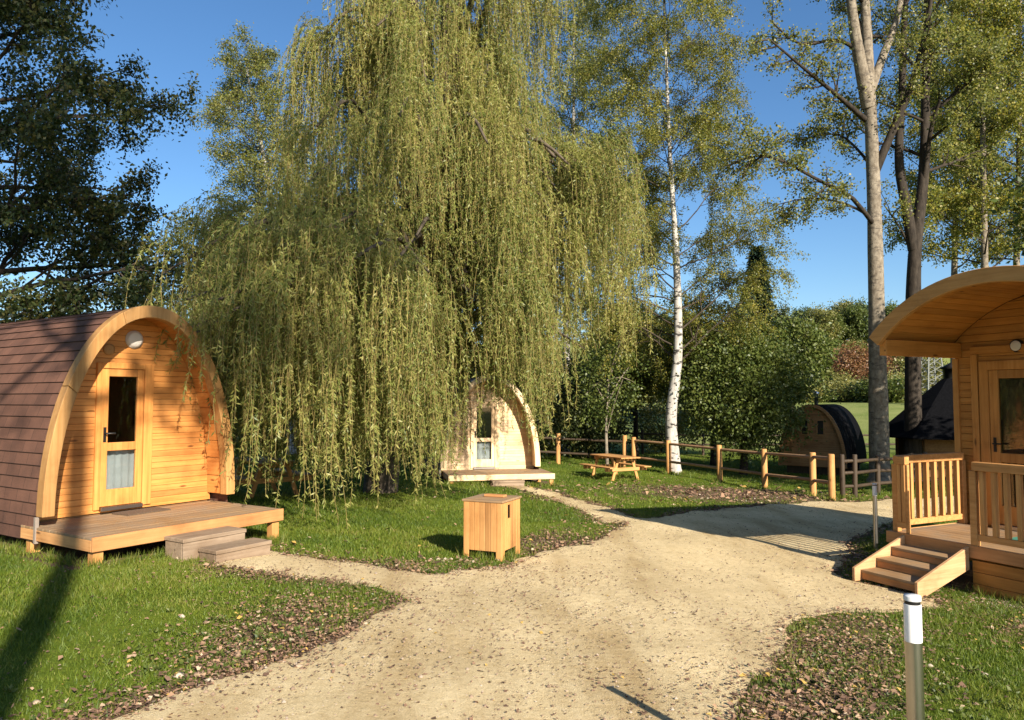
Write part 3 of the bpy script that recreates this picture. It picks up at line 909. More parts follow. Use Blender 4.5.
# ------------------------------------------------------------------ bollard lamps
def bollard(x, y, label, dead=False):
    root = empty('bollard_light', (x, y, gz(x, y)))
    tag(root, label, 'bollard light', 'bollard lights along the drive')
    MB().lathe([(0.0318, -0.05), (0.0318, 0.825)], n=28).build('post', M['steel'], root)
    MB().lathe([(0.06, 0.0), (0.06, 0.012), (0.039, 0.014)], n=28).build('base_flange', M['steel'], root)
    MB().lathe([(0.0320, 0.826), (0.0325, 0.832), (0.0325, 0.968), (0.0320, 0.972)], n=28).build('opal_tube', M['white'], root)
    MB().lathe([(0.029, 0.973), (0.029, 0.986)], n=28).build('collar', M['dark'], root)
    MB().lathe([(0.0322, 0.987), (0.0322, 1.002), (0.031, 1.006), (0.005, 1.007)], n=28).build('cap', M['capgrey'], root)
bollard(1.597, 3.0, 'near stainless steel bollard light with white opal tube on the right verge')
bollard(5.42, 11.15, 'further bollard light in the shade beside the cabin terrace')

# ------------------------------------------------------------------ picnic tables
def picnic(loc, rz, label):
    root = empty('picnic_table', loc, rz)
    tag(root, label, 'picnic table', 'wooden picnic tables')
    t = MB()
    for i in range(5): t.box((-0.37 + 0.15 * i, -0.90, 0.715), (-0.37 + 0.15 * i + 0.142, 0.90, 0.755))
    t.build('table_top', M['post_y'], root, 0.005)
    for s in (-1, 1):
        b = MB()
        for k in range(2): b.box((s * 0.66 - 0.135 + 0.138 * k, -0.90, 0.42), (s * 0.66 - 0.005 + 0.138 * k, 0.90, 0.455))
        b.build('bench', M['post_y'], root, 0.005)
        y = s * 0.62
        fr = MB(); fr.box((-0.80, y - 0.022, 0.31), (0.80, y + 0.022, 0.418)); fr.build('bench_bearer', M['post_h'], root, 0.004)
        fr = MB(); fr.box((-0.37, y - 0.022, 0.62), (0.37, y + 0.022, 0.713)); fr.build('top_bearer', M['post_h'], root, 0.004)
        for q in (-1, 1):
            MB().bar((q * 0.50, y - s * 0.047, -0.01), (q * 0.26, y - s * 0.047, 0.71), 0.09, 0.045, (0, 1, 0)).build('leg', M['post'], root, 0.004)
    return root
M['post_y'] = wood('table_pine', (0.36, 0.17, 0.055), (0.49, 0.255, 0.09), (0.57, 0.32, 0.125), 1)
picnic((3.35, 24.3, gz(3.35, 24.3)), R(27), 'honey pine picnic table with attached benches on the sunlit grass by the birch')
picnic((-5.3, 15.9, gz(-5.3, 15.9)), R(40), 'picnic table in the shade behind the brown shingled pod and the willow')

# ------------------------------------------------------------------ fences
def fence(name, pts, label, post_h=1.12, rails=(0.95, 0.45), mat='post', r=0.09, rail_r=0.05, railmat=None):
    root = empty(name, (pts[0][0], pts[0][1], gz(*pts[0])))
    tag(root, label, 'fence')
    o = Vector(root.location)
    P = [Vector((x, y, gz(x, y))) - o for x, y in pts]
    rnd = random.Random(len(pts) * 7 + int(pts[0][0] * 10))
    for p in P:
        tx, ty = rnd.uniform(-0.02, 0.02), rnd.uniform(-0.02, 0.02)
        hh = post_h * rnd.uniform(0.97, 1.04)
        MB().tube([p + Vector((0, 0, -0.1)), p + Vector((tx, ty, hh - 0.02)), p + Vector((tx, ty, hh))], [r, r * 0.97, r * 0.86], 12).build('post', M[mat], root)
    for a, b in zip(P, P[1:]):
        d = (b - a).normalized()
        for h in rails:
            MB().tube([a + Vector((0, 0, h)) + d * r * 0.7, b + Vector((0, 0, h + rnd.uniform(-0.02, 0.02))) - d * r * 0.7], [rail_r, rail_r * 0.92], 8).build('rail', M[railmat or mat], root)
    return root
fence('rail_fence', [(8.42, 19.64), (8.43 - 0.05, 20.76), (7.72, 22.76), (6.83, 24.48), (5.62, 26.7), (4.62, 28.2)], 'round post and rail fence of fresh pine posts along the drive', 1.2, (1.08, 0.45), railmat='rail')
fence('rail_fence', [(4.62 - 0.3, 28.6), (1.81, 29.28), (-1.6, 29.6), (-5.06, 29.6), (-8.4, 29.4)], 'old two rail fence running behind the willow and the picnic table', 1.2, (1.0, 0.45), railmat='old_shade_post')
fence('rail_fence', [(9.0, 20.3), (9.35, 20.35), (10.5, 21.4), (12.4, 22.4), (14.2, 23.4), (16.5, 24.6)], 'dark three rail fence in the shade below the tall poplar trunk', 1.15, (1.0, 0.68, 0.32), mat='old_shade_post', r=0.07, railmat='old_shade_post')
fence('rail_fence', [(-2.0, 37.5), (0.8, 37.4), (3.6, 37.2), (6.5, 37.0), (9.5, 37.0), (12.5, 37.0), (15.5, 37.0), (18.5, 37.2), (21.5, 37.4), (24.5, 37.5)], 'weathered field fence at the edge of the far meadow', 1.15, (1.0, 0.55), mat='old_shade_post', r=0.07, railmat='old_shade_post')


# ------------------------------------------------------------------ sauna pod and grill hut
def sauna():
    loc = (11.15, 27.6, gz(11.15, 27.6))
    root = empty('sauna_pod', loc, R(-36))
    tag(root, 'small barrel sauna cabin with black curved roof and silver chimney behind the fence', 'sauna')
    a, h, zb, L = 1.15, 2.25, 0.30, 3.5
    n = 30
    V = []
    for r_, yy in ((0.05, -0.12), (0.05, L), (0.0, -0.12), (0.0, L)):
        for i in range(n + 1):
            x, z = prof(a + r_, h + r_, PI * i / n); V.append((x, yy, z + zb))
    k = n + 1
    fs = [(i, k + i, k + i + 1, i + 1) for i in range(n)] + [(2 * k + i, 2 * k + i + 1, 3 * k + i + 1, 3 * k + i) for i in range(n)]
    fs += [(i, i + 1, 2 * k + i + 1, 2 * k + i) for i in range(n)] + [(k + i + 1, k + i, 3 * k + i, 3 * k + i + 1) for i in range(n)]
    mb = MB(); mb.add(V, fs, True); mb.build('roof', M['black_roof'], root)
    tr = MB(); V = []
    for i in range(n + 1):
        (xo, zo), (xi, zi) = prof(a + 0.06, h + 0.06, PI * i / n), prof(a - 0.05, h - 0.05, PI * i / n)
        V += [(xo, -0.16, zo + zb), (xo, -0.123, zo + zb), (xi, -0.123, zi + zb), (xi, -0.16, zi + zb)]
    fs = []
    for i in range(n):
        for e in range(4): fs.append((4 * i + e, 4 * i + (e + 1) % 4, 4 * i + 4 + (e + 1) % 4, 4 * i + 4 + e))
    tr.add(V, fs); tr.build('arch_trim', M['brown_wood'], root)
    fw = MB(); boards_arch(fw, lambda z: half_width(a - 0.002, h, max(0, z - zb)), zb, zb + h - 0.02, 0, 0.03); fw.build('front_wall', M['brown_wood'], root)
    bw = MB(); boards_arch(bw, lambda z: half_width(a - 0.002, h, max(0, z - zb)), zb, zb + h - 0.02, L - 0.04, L - 0.01); bw.build('back_wall', M['brown_wood'], root)
    for x in (-0.26, 0.30):
        f = MB(); f.box((x - 0.15, -0.03, 1.45), (x - 0.10, -0.002, 2.05)); f.box((x + 0.10, -0.03, 1.45), (x + 0.15, -0.002, 2.05)); f.box((x - 0.10, -0.03, 1.45), (x + 0.10, -0.002, 1.50)); f.box((x - 0.10, -0.03, 2.0), (x + 0.10, -0.002, 2.05))
        wo = f.build('window', M['brown_wood'], root)
        MB().box((x - 0.10, -0.015, 1.50), (x + 0.10, -0.004, 2.0)).build('pane', M['dark'], wo)
    d = MB(); d.box((-0.75, -0.03, zb + 0.02), (-0.45, -0.002, zb + 0.9)); d.build('hatch', M['brown_wood'], root)
    MB().lathe([(0.075, zb + h - 0.1), (0.075, zb + h + 0.42), (0.11, zb + h + 0.43), (0.11, zb + h + 0.50), (0.02, zb + h + 0.56)], (-0.05, 0.9, 0), 16).build('chimney', M['galv'], root)
    for y in (0.3, 1.7, 3.1):
        MB().box((-1.0, y - 0.09, -0.1), (1.0, y + 0.09, zb)).build('base_beam', M['old_shade_post'], root)
sauna()

def grill_hut():
    loc = (16.3, 27.4, gz(16.3, 27.4))
    root = empty('grill_hut', loc, R(10))
    tag(root, 'brown wooden hut with steep black pyramid roof partly hidden behind the cabin corner', 'hut')
    n = 8; rw, re = 2.0, 2.75
    wz, ez, az = 1.55, 1.45, 3.55
    mb = MB(); z = 0.05
    def ring(r, z): return [(r * math.cos(2 * PI * (k + .5) / n), r * math.sin(2 * PI * (k + .5) / n), z) for k in range(n)]
    while z < wz:
        zt = min(z + 0.13, wz)
        V = ring(rw, z) + ring(rw, zt - 0.008) + ring(rw - 0.015, zt - 0.008) + ring(rw - 0.015, zt)
        fs = []
        for j in range(3):
            for k in range(n): fs.append((j * n + k, j * n + (k + 1) % n, (j + 1) * n + (k + 1) % n, (j + 1) * n + k))
        mb.add(V, fs); z += 0.13
    mb.build('wall', M['brown_wood'], root)
    rf = MB(); V = ring(re, ez - 0.05) + ring(re, ez) + ring(0.35, az)
    fs = []
    for j in range(2):
        for k in range(n): fs.append((j * n + k, j * n + (k + 1) % n, (j + 1) * n + (k + 1) % n, (j + 1) * n + k))
    fs += [tuple(range(2 * n, 3 * n)), tuple(range(n - 1, -1, -1))]
    rf.add(V, fs); ro = rf.build('roof', M['black_roof'], root)
    MB().lathe([(0.3, az), (0.3, az + 0.35), (0.45, az + 0.37), (0.05, az + 0.6)], n=12).build('chimney', M['dark'], ro)
    MB().box((-2.0, -0.4, 0.1), (-1.86, 0.4, 1.45)).build('door', M['old_shade_post'], root)
grill_hut()

def pylon(px, Y, top_py, label):
    x, _, zt = at(px, top_py, Y)
    zb = gz(x, Y)
    root = empty('lattice_pylon', (x, Y, zb))
    tag(root, label, 'pylon')
    H = zt - zb
    def wid(t): return 0.95 * (1 - t) + 0.22 * t
    f = MB()
    for sx in (-1, 1):
        for sy in (-1, 1):
            f.bar((sx * wid(0), sy * wid(0), -0.2), (sx * wid(1), sy * wid(1), H), 0.10, 0.10, (0, 1, 0))
    f.build('mast', M['pylon'], root)
    b = MB(); n = 11
    for i in range(n):
        t0, t1 = i / n, (i + 1) / n
        for sx, sy, ex, ey in ((-1, -1, 1, -1), (1, -1, 1, 1), (1, 1, -1, 1), (-1, 1, -1, -1)):
            b.bar((sx * wid(t0), sy * wid(t0), t0 * H), (ex * wid(t1), ey * wid(t1), t1 * H), 0.05, 0.05, (0.3, 1, 0.2))
            b.bar((ex * wid(t0), ey * wid(t0), t0 * H), (sx * wid(t1), sy * wid(t1), t1 * H), 0.05, 0.05, (0.3, 1, 0.2))
    b.build('lattice', M['pylon'], root)
    a = MB()
    for k, wd in ((0.97, 3.2), (0.88, 4.0)):
        for s in (-1, 1):
            a.bar((0, 0, k * H + 0.3), (s * wd, 0, k * H), 0.12, 0.12, (0, 1, 0)); a.bar((0, 0, k * H - 0.7), (s * wd, 0, k * H), 0.10, 0.10, (0, 1, 0))
    a.build('crossarm', M['pylon'], root)
pylon(930, 66, 318, 'tall grey lattice electricity pylon on the hillside between the dark trunk and the cabin')

# ------------------------------------------------------------------ vegetation tools
rng = np.random.default_rng(11)

def unit(v):
    return v / np.maximum(np.linalg.norm(v, axis=-1, keepdims=True), 1e-9)

def leaf_arrays(P, ax, L, Wd, rg):
    """diamond leaves: base P, direction ax, length L, width Wd (arrays)"""
    n = len(P)
    L = np.broadcast_to(np.asarray(L, float), (n,))[:, None]; Wd = np.broadcast_to(np.asarray(Wd, float), (n,))[:, None]
    sd_ = unit(np.cross(ax, rg.normal(size=(n, 3))))
    nr = np.cross(ax, sd_)
    mid = P + ax * L * 0.45
    V = np.stack([P, mid + sd_ * Wd * 0.5 + nr * Wd * 0.14, P + ax * L, mid - sd_ * Wd * 0.5 + nr * Wd * 0.14], 1).reshape(-1, 3)
    return V, np.arange(n * 4).reshape(n, 4)

def leaves_obj(name, P, ax, L, Wd, mat, parent, rg, tint=None):
    V, Fq = leaf_arrays(P, ax, L, Wd, rg)
    if tint is None: tint = rg.random(len(P))
    return link(name, np_mesh(name, V, Fq, False, np.clip(tint, 0, 1)), mat, parent)

def grow(rd, segs, tips, p, d, length, r, level, spec):
    """one limb and its side shoots; spec: per-level dicts"""
    sp = spec[level]
    n = sp.get('pts', 5)
    pts = [Vector(p)]; d = Vector(d).normalized(); rad = [r]
    for i in range(1, n + 1):
        d = (d + Vector((rd.gauss(0, sp['wob']), rd.gauss(0, sp['wob']), rd.gauss(0, sp['wob']) + sp['up'] / n))).normalized()
        pts.append(pts[-1] + d * (length / n)); rad.append(r * (1 - 0.8 * i / n))
    segs.append((pts, rad, level))
    if level == len(spec) - 1:
        tips.append(pts)
        return
    nxt = spec[level + 1]
    for k in range(nxt['n']):
        t = rd.uniform(nxt.get('t0', 0.3), 1.0) * n
        i = min(int(t), n - 1)
        q = pts[i].lerp(pts[i + 1], t - i)
        dd = (pts[i + 1] - pts[i]).normalized()
        side = Vector((rd.gauss(0, 1), rd.gauss(0, 1), rd.gauss(0, 0.6)))
        side = (side - dd * side.dot(dd)).normalized()
        a = nxt['ang'] * rd.uniform(0.7, 1.3)
        grow(rd, segs, tips, q, dd * math.cos(a) + side * math.sin(a), length * nxt['len'] * rd.uniform(0.65, 1.25) * (1.15 - 0.5 * t / n), rad[i] * nxt.get('rad', 0.55), level + 1, spec)

def tips_to_leaves(tips, per_m, spread, rg, droop=0.3, clump=True):
    P = []; T = []
    for pts in tips:
        A = np.array([tuple(p) for p in pts])
        L = np.linalg.norm(np.diff(A, axis=0), axis=1).sum()
        n = max(3, int(L * per_m * rg.uniform(0.6, 1.4)))
        t = rg.uniform(0.1, 1.0, n) * (len(A) - 1)
        i = np.minimum(t.astype(int), len(A) - 2); f = (t - i)[:, None]
        P.append(A[i] * (1 - f) + A[i + 1] * f + rg.normal(0, spread, (n, 3)))
        T.append(np.full(n, rg.uniform(-0.22, 0.22)) + rg.random(n))
    P = np.concatenate(P); T = np.concatenate(T)
    ax = rg.normal(size=P.shape); ax[:, 2] -= droop; ax = unit(ax)
    return P, ax, np.clip(T, 0, 1)

def wood_mesh(name, segs, mat, parent, lo=0, hi=9, thin=0.004):
    mb = MB()
    for pts, rad, lev in segs:
        if lo <= lev <= hi:
            mb.tube(pts, [max(thin, q) for q in rad], 12 if lev == 0 else (6 if lev == 1 else 3), cap=False)
    return mb.build(name, mat, parent)

def rel(pts, root):
    o = Vector(root.location)
    return [Vector(p) - o for p in pts]

def taper(n, r0, r1, flare=1.0):
    return [(r0 + (r1 - r0) * i / (n - 1)) * (flare if i == 0 else 1) for i in range(n)]

def curve_pts(ctrl, n):
    """smooth points through control points"""
    A = np.array([tuple(c) for c in ctrl]); m_ = len(A)
    t = np.linspace(0, m_ - 1, n); out = []
    for x in t:
        i = min(int(x), m_ - 2); f = x - i
        p0, p1, p2, p3 = A[max(i - 1, 0)], A[i], A[i + 1], A[min(i + 2, m_ - 1)]
        out.append(Vector(0.5 * ((2 * p1) + (-p0 + p2) * f + (2 * p0 - 5 * p1 + 4 * p2 - p3) * f * f + (-p0 + 3 * p1 - 3 * p2 + p3) * f ** 3)))
    return out

M['leaf_willow'] = leafmat('willow_leaves', [(0.10, 0.135, 0.036), (0.20, 0.225, 0.056), (0.29, 0.295, 0.078), (0.38, 0.34, 0.105)], 0.42)
M['strand'] = plain('willow_shoots', (0.22, 0.16, 0.05), 0.7)
M['leaf_birch'] = leafmat('birch_leaves', [(0.10, 0.130, 0.030), (0.178, 0.193, 0.042), (0.245, 0.238, 0.050), (0.33, 0.27, 0.05)], 0.45)
M['leaf_poplar'] = leafmat('poplar_leaves', [(0.078, 0.104, 0.027), (0.148, 0.168, 0.042), (0.220, 0.222, 0.056), (0.31, 0.27, 0.065)], 0.45)
M['leaf_dark_shade'] = leafmat('dark_shaded_leaves', [(0.026, 0.042, 0.014), (0.046, 0.066, 0.020), (0.075, 0.088, 0.026), (0.13, 0.11, 0.03)], 0.3)  # dark foliage; for the big left tree the colour stands in for shade
M['leaf_green'] = leafmat('green_leaves', [(0.045, 0.068, 0.016), (0.080, 0.110, 0.022), (0.115, 0.14, 0.030), (0.15, 0.165, 0.04)], 0.3)
M['leaf_yellow'] = leafmat('yellowing_leaves', [(0.08, 0.10, 0.018), (0.13, 0.14, 0.022), (0.19, 0.17, 0.026), (0.30, 0.21, 0.03)], 0.35)
M['leaf_scrub'] = leafmat('scrub_leaves', [(0.10, 0.115, 0.028), (0.15, 0.155, 0.038), (0.20, 0.185, 0.05), (0.25, 0.21, 0.06)], 0.25)
M['leaf_russet'] = leafmat('russet_leaves', [(0.11, 0.05, 0.022), (0.16, 0.07, 0.03), (0.20, 0.10, 0.04), (0.20, 0.13, 0.05)], 0.2)
M['leaf_conifer'] = leafmat('conifer_needles', [(0.012, 0.027, 0.018), (0.020, 0.040, 0.027), (0.030, 0.052, 0.034)], 0.1)
M['bark_willow'] = bark('willow_bark', (0.05, 0.04, 0.03), (0.13, 0.10, 0.07))
M['bark_birch'] = bark('birch_bark', (0.30, 0.27, 0.235), (0.50, 0.47, 0.42), marks=(0.05, 0.045, 0.04), bmp=0.3)
M['bark_poplar'] = bark('poplar_bark', (0.125, 0.098, 0.07), (0.28, 0.235, 0.175), (5, 5, 3), marks=(0.11, 0.09, 0.07))
M['bark_dark_shade'] = bark('dark_shaded_bark', (0.022, 0.017, 0.013), (0.055, 0.043, 0.032))  # dark bark; also paints in the shade on the double stem and poplar limbs
M['twig'] = bark('twig_bark', (0.045, 0.034, 0.025), (0.085, 0.065, 0.048))

# ------------------------------------------------------------------ weeping willow
def willow():
    cx, cy = -1.75, 16.6
    zg = gz(cx, cy)
    root = empty('weeping_willow', (cx, cy, zg))
    tag(root, 'huge weeping willow with yellow green curtains hanging to the grass', 'tree')
    rd = random.Random(5); rg = np.random.default_rng(5)
    tb = MB()
    tb.tube(curve_pts([(-1.35, 0.9, -0.2), (-1.2, 0.8, 1.0), (-0.6, 0.4, 2.6), (0.05, 0.05, 4.4)], 12), taper(12, 0.42, 0.34, 1.2), 14)
    tb.build('trunk', M['bark_willow'], root)
    # boughs: (azimuth deg, reach, top height, tip height) ; azimuth 0 = +x, -90 = towards the road
    boughs = []
    for k in range(15): boughs.append((rd.uniform(0, 360), rd.uniform(0.9, 2.5), rd.uniform(10.8, 14.5), 0.0))
    for k in range(18): boughs.append((k * 20 + rd.uniform(-9, 9), rd.uniform(2.3, 3.9), rd.uniform(8.4, 11.2), 0.5))
    for k in range(20): boughs.append((k * 18 + rd.uniform(-8, 8), rd.uniform(3.6, 4.6), rd.uniform(5.8, 8.2), 0.6))
    for k in range(16): boughs.append((k * 22.5 + rd.uniform(-8, 8), rd.uniform(3.6, 5.2), rd.uniform(3.9, 5.8), 0.4))
    # the lower western lobe reaching over the pod
    for k in range(15): boughs.append((rd.uniform(160, 232), rd.uniform(4.2, 6.1), rd.uniform(4.4, 6.0), 0.9))
    for k in range(9): boughs.append((rd.uniform(205, 258), rd.uniform(3.4, 4.8), rd.uniform(4.5, 6.4), 0.6))
    # near, low boughs hanging in front of the pod's right side
    for az_, rc_, tp_ in ((245, 6.9, 4.0), (247.5, 6.9, 3.9), (249, 6.7, 4.2), (251, 6.8, 4.1), (253, 6.5, 4.4), (256, 6.4, 4.6), (248, 6.2, 4.8), (243, 6.6, 4.4), (259, 6.0, 4.7), (262, 5.6, 4.9), (252, 5.6, 5.2), (257, 5.2, 5.6), (268, 5.0, 5.2), (264, 4.6, 5.6), (272, 4.4, 5.6), (275, 4.9, 4.8), (297, 4.5, 5.2), (302, 4.3, 5.6), (305, 4.3, 5.2), (309, 4.1, 4.8), (299, 4.6, 4.7), (313, 4.0, 5.5)): boughs.append((az_, rc_, tp_, 0.5))
    for az_, rc_, tp_ in ((300, 2.9, 8.6), (328, 3.2, 7.7), (272, 2.6, 9.4), (340, 3.9, 7.4), (352, 3.8, 7.0), (5, 3.8, 7.6), (320, 3.8, 6.7), (333, 3.4, 8.2)): boughs.append((az_, rc_, tp_, 0.9))
    starts = []
    for az, reach, top, sag in boughs:
        a = R(az)
        ca, sa = math.cos(a), math.sin(a)
        if ca > 0.2 and reach > 3.3: reach = 3.3 + 0.35 * (reach - 3.3)
        if top > 8.3 and ca > 0.2: reach = min(reach, 1.8 + 0.6 * max(0.0, 10.0 - top) / 1.7)
        if top > 6.3 and ca < -0.2: reach = min(reach, 2.3 / abs(ca))
        z0 = rd.uniform(2.6, 4.2) + 0.15 * top
        ctrl = [(0.1 * ca, 0.1 * sa, min(z0, top * 0.6)), (0.30 * reach * ca + rd.gauss(0, .2), 0.30 * reach * sa + rd.gauss(0, .2), top * 0.80), (0.66 * reach * ca + rd.gauss(0, .25), 0.66 * reach * sa + rd.gauss(0, .25), top), (reach * ca, reach * sa, top - sag - rd.uniform(0.1, 0.5))]
        pts = curve_pts(ctrl, 14)
        b = MB(); b.tube(pts, taper(14, 0.055 + 0.012 * reach + (0.05 if top > 8 else 0), 0.018), 6, cap=False)
        b.build('bough', M['bark_willow'], root)
        A = np.array([tuple(p) for p in pts])
        # every bough carries several bunches of shoots; the gaps between the bunches stay open
        for c_ in range(int(2.7 + 1.15 * reach) if top > 6.0 else int(1.9 + 0.85 * reach)):
            t = rg.uniform(0.30 if top < 8.3 else 0.42, 1.0) * 13
            i = min(int(t), 12); f = t - i
            Pc = A[i] * (1 - f) + A[i + 1] * f
            o_ = unit(np.array([ca, sa, 0]) + rg.normal(0, 0.8, 3) * [1, 1, 0])
            Pc = Pc + o_ * abs(rg.normal(0, 0.45)) + [0, 0, rg.normal(0.05, 0.2)]
            if top > 8.3: ln = rg.uniform(1.8, 5.2)
            elif top > 5.9: ln = rg.uniform(2.4, 5.8)
            else: ln = rg.uniform(2.4, 5.4)
            x_, y_ = Pc[0], Pc[1]
            front = y_ < -1.0
            view = (x_ + cx) / (y_ + cy)                 # bearing from the drive
            gap = 0.12 + rg.random() * 0.8
            if -0.085 < view < -0.052: gap = 2.8 + rg.random() * 0.7
            if -0.052 <= view < -0.02: gap = 1.3 + rg.random() * 0.8
            if -0.02 <= view < 0.008: gap = 2.2 + rg.random() * 0.8
            if 0.008 <= view < 0.05: gap = 0.6 + rg.random() * 1.0
            if view >= 0.05: gap = 2.3 + rg.random() * 2.2
            if x_ > 1.2 and not front: gap = max(gap, 2.6 + rg.random() * 2.0)
            if x_ < -4.2: gap = 1.4 + rg.random() * 2.0
            if y_ < -4.6 and x_ < -1.2: gap = 0.75 + max(0.0, (-1.95 - x_)) * 3.2 + rg.random() * 0.4
            if not front and y_ > 1.5: gap = max(gap, 1.0 + rg.random() * 2)
            if y_ < -4.9 and x_ < -2.5: continue
            # openings through the crown
            if -0.168 < view < -0.112 and rg.random() < 0.97:
                if Pc[2] > 4.6: gap = max(gap, 4.9)
                if Pc[2] - gap < 0.5 and 3.5 < Pc[2] < 6.0: continue
            if -0.085 < view < -0.045 and rg.random() < 0.75:
                if Pc[2] > 4.6: gap = max(gap, 4.2)
                if Pc[2] - gap < 0.5 and 3.4 < Pc[2] < 4.7: continue
            ln = min(ln, max(0.5, Pc[2] - gap))
            drift = rg.normal(0, 0.30) + 10 * round(rg.uniform(-20, 20))
            for q in range(int(rg.integers(10, 27))):
                p = Pc + rg.normal(0, 1, 3) * [0.105, 0.105, 0.12]
                starts.append((p, unit(o_ + rg.normal(0, 0.45, 3) * [1, 1, 0]), ln * rg.uniform(0.45, 1.05), drift, top))
    n_lv = 0
    LP = []; LA = []; LT = []; SV = []; SF = []
    wob = rg.uniform(0, 6.28, (len(starts), 3))
    for k, (p, o, ln, drift, top) in enumerate(starts):
        hue = round(drift / 10) / 20.0; drift = drift - 10 * round(drift / 10)
        m_ = max(6, int(ln / 0.10))
        s = np.linspace(0, ln, m_)
        l0 = 0.25 + 0.60 * rg.random() ** 1.5
        hor = l0 * (1 - np.exp(-s / (0.3 + 0.35 * l0)))
        rise = 0.10 * (1 - np.exp(-s / 0.12))
        x = p[0] + o[0] * hor + 0.06 * np.sin(s * 1.7 + wob[k, 0]) + 0.02 * np.sin(s * 5.1 + wob[k, 1]) + (drift + 0.22 * math.sin(wob[k, 2])) * (s / 5) ** 1.5
        y = p[1] + o[1] * hor + 0.07 * np.sin(s * 1.4 + wob[k, 1]) + 0.3 * math.cos(wob[k, 2] * 2) * (s / 5) ** 1.5
        z = p[2] + rise - (s - hor * 0.55)
        Q = np.stack([x, y, z], 1)
        # stem: two crossed ribbons would cost twice; one slim three-sided tube
        wv = 0.0035
        for off in ((wv, 0.0, 0), (-wv * 0.5, wv * 0.87, 0), (-wv * 0.5, -wv * 0.87, 0)):
            pass
        b = sum(len(v) for v in SV)
        st = Q[::3] if m_ % 3 == 1 else np.vstack([Q[::3], Q[-1:]])
        r3 = np.array([(wv, 0, 0), (-wv * .5, wv * .87, 0), (-wv * .5, -wv * .87, 0)])
        SV.append((st[:, None, :] + r3[None]).reshape(-1, 3))
        kk = len(st); ii = np.arange(kk - 1)
        for e in range(3):
            SF.append(np.stack([b + 3 * ii + e, b + 3 * ii + (e + 1) % 3, b + 3 * ii + 3 + (e + 1) % 3, b + 3 * ii + 3 + e], 1))
        nl = int(ln / 0.0235)
        t = rg.uniform(0.02, 1, nl) * (m_ - 1)
        i = np.minimum(t.astype(int), m_ - 2); f = (t - i)[:, None]
        B = Q[i] * (1 - f) + Q[i + 1] * f
        ax = rg.normal(size=(nl, 3)) * [0.62, 0.62, 0.35]; ax[:, 2] -= 0.75
        LP.append(B); LA.append(unit(ax)); LT.append(np.clip(rg.random(nl) * 0.6 + 0.2 + 0.25 * hue + rg.uniform(-0.12, 0.15), 0, 1))
    LP = np.concatenate(LP); LA = np.concatenate(LA); LT = np.concatenate(LT)
    ln = rg.uniform(0.05, 0.10, len(LP))
    leaves_obj('crown', LP, LA, ln, ln * 0.23, M['leaf_willow'], root, rg, LT)
    link('hanging_shoots', np_mesh('hanging_shoots', np.concatenate(SV), np.concatenate(SF)), M['strand'], root)
    print('willow leaves', len(LP), 'strands', len(starts))
willow()

# ------------------------------------------------------------------ free-standing trees
def tree(name, label, root_xy, trunk_ctrl, r0, r1, limbs, spec, per_m, spread, leaf, leafmat_, barkmat, seed, group=None, droop=0.3, cat='tree', leaf_w=0.6, limb_parts=True, extra_trunks=()):
    """trunk_ctrl in world coordinates; limbs: list of (t along trunk, direction, length, radius) or (control points, radius)"""
    rd = random.Random(seed); rg = np.random.default_rng(seed)
    root = empty(name, (root_xy[0], root_xy[1], gz(*root_xy)))
    tag(root, label, cat, group)
    pts = rel(curve_pts(trunk_ctrl, 26), root)
    mb = MB(); mb.tube(pts, [q * rd.uniform(0.96, 1.04) for q in taper(26, r0, r1, 1.25)], 16); mb.build('trunk', M[barkmat], root)
    for ctrl, ra, rb in extra_trunks:
        mb = MB(); mb.tube(rel(curve_pts(ctrl, 18), root), taper(18, ra, rb), 12); mb.build('limb', M[barkmat], root)
    segs = []; tips = []
    for lm in limbs:
        if len(lm) == 4:
            t, d, L, r = lm
            i = min(int(t * 25), 24)
            grow(rd, segs, tips, pts[i].lerp(pts[i + 1], t * 25 - i), d, L, r, 0, spec)
        else:
            ctrl, r, sub = lm
            lp = rel(curve_pts(ctrl, 10), root)
            segs.append((lp, taper(10, r, r * 0.25), 0))
            for k in range(sub):
                t = rd.uniform(0.25, 1.0) * 9; i = min(int(t), 8)
                dd = (lp[i + 1] - lp[i]).normalized()
                side = Vector((rd.gauss(0, 1), rd.gauss(0, 1), rd.gauss(0, .7))); side = (side - dd * side.dot(dd)).normalized()
                grow(rd, segs, tips, lp[i].lerp(lp[i + 1], t - i), dd * 0.6 + side * 0.8, rd.uniform(0.5, 1.3), r * 0.35, 1, spec)
    big = [s for s in segs if s[2] == 0]
    for s in big:
        wood_mesh('limb', [s], M['twig'] if barkmat == 'bark_birch' else M['bark_dark_shade'], root)  # non-birch limbs take near-black bark, their silhouette painted in
    wood_mesh('twigs', [s for s in segs if s[2] > 0], M['twig'], root)
    P, ax, T = tips_to_leaves(tips, per_m, spread, rg, droop)
    L = rg.uniform(0.7, 1.25, len(P)) * leaf
    leaves_obj('crown', P, ax, L, L * leaf_w, M[leafmat_], root, rg, T)
    print(name, 'leaves', len(P))
    return root

def limb_set(rd, n, t0, t1, L0, L1, up0, up1, r):
    out = []
    for k in range(n):
        t = t0 + (t1 - t0) * (k + rd.uniform(0.1, 0.9)) / n
        a = k * 2.4 + rd.uniform(-0.4, 0.4)
        u = up0 + (up1 - up0) * (t - t0) / (t1 - t0 + 1e-6)
        f = (t - t0) / (t1 - t0 + 1e-6)
        out.append((t, (math.cos(a), math.sin(a), u), (L0 + (L1 - L0) * f) * rd.uniform(0.75, 1.2), r * (1 - 0.6 * f)))
    return out

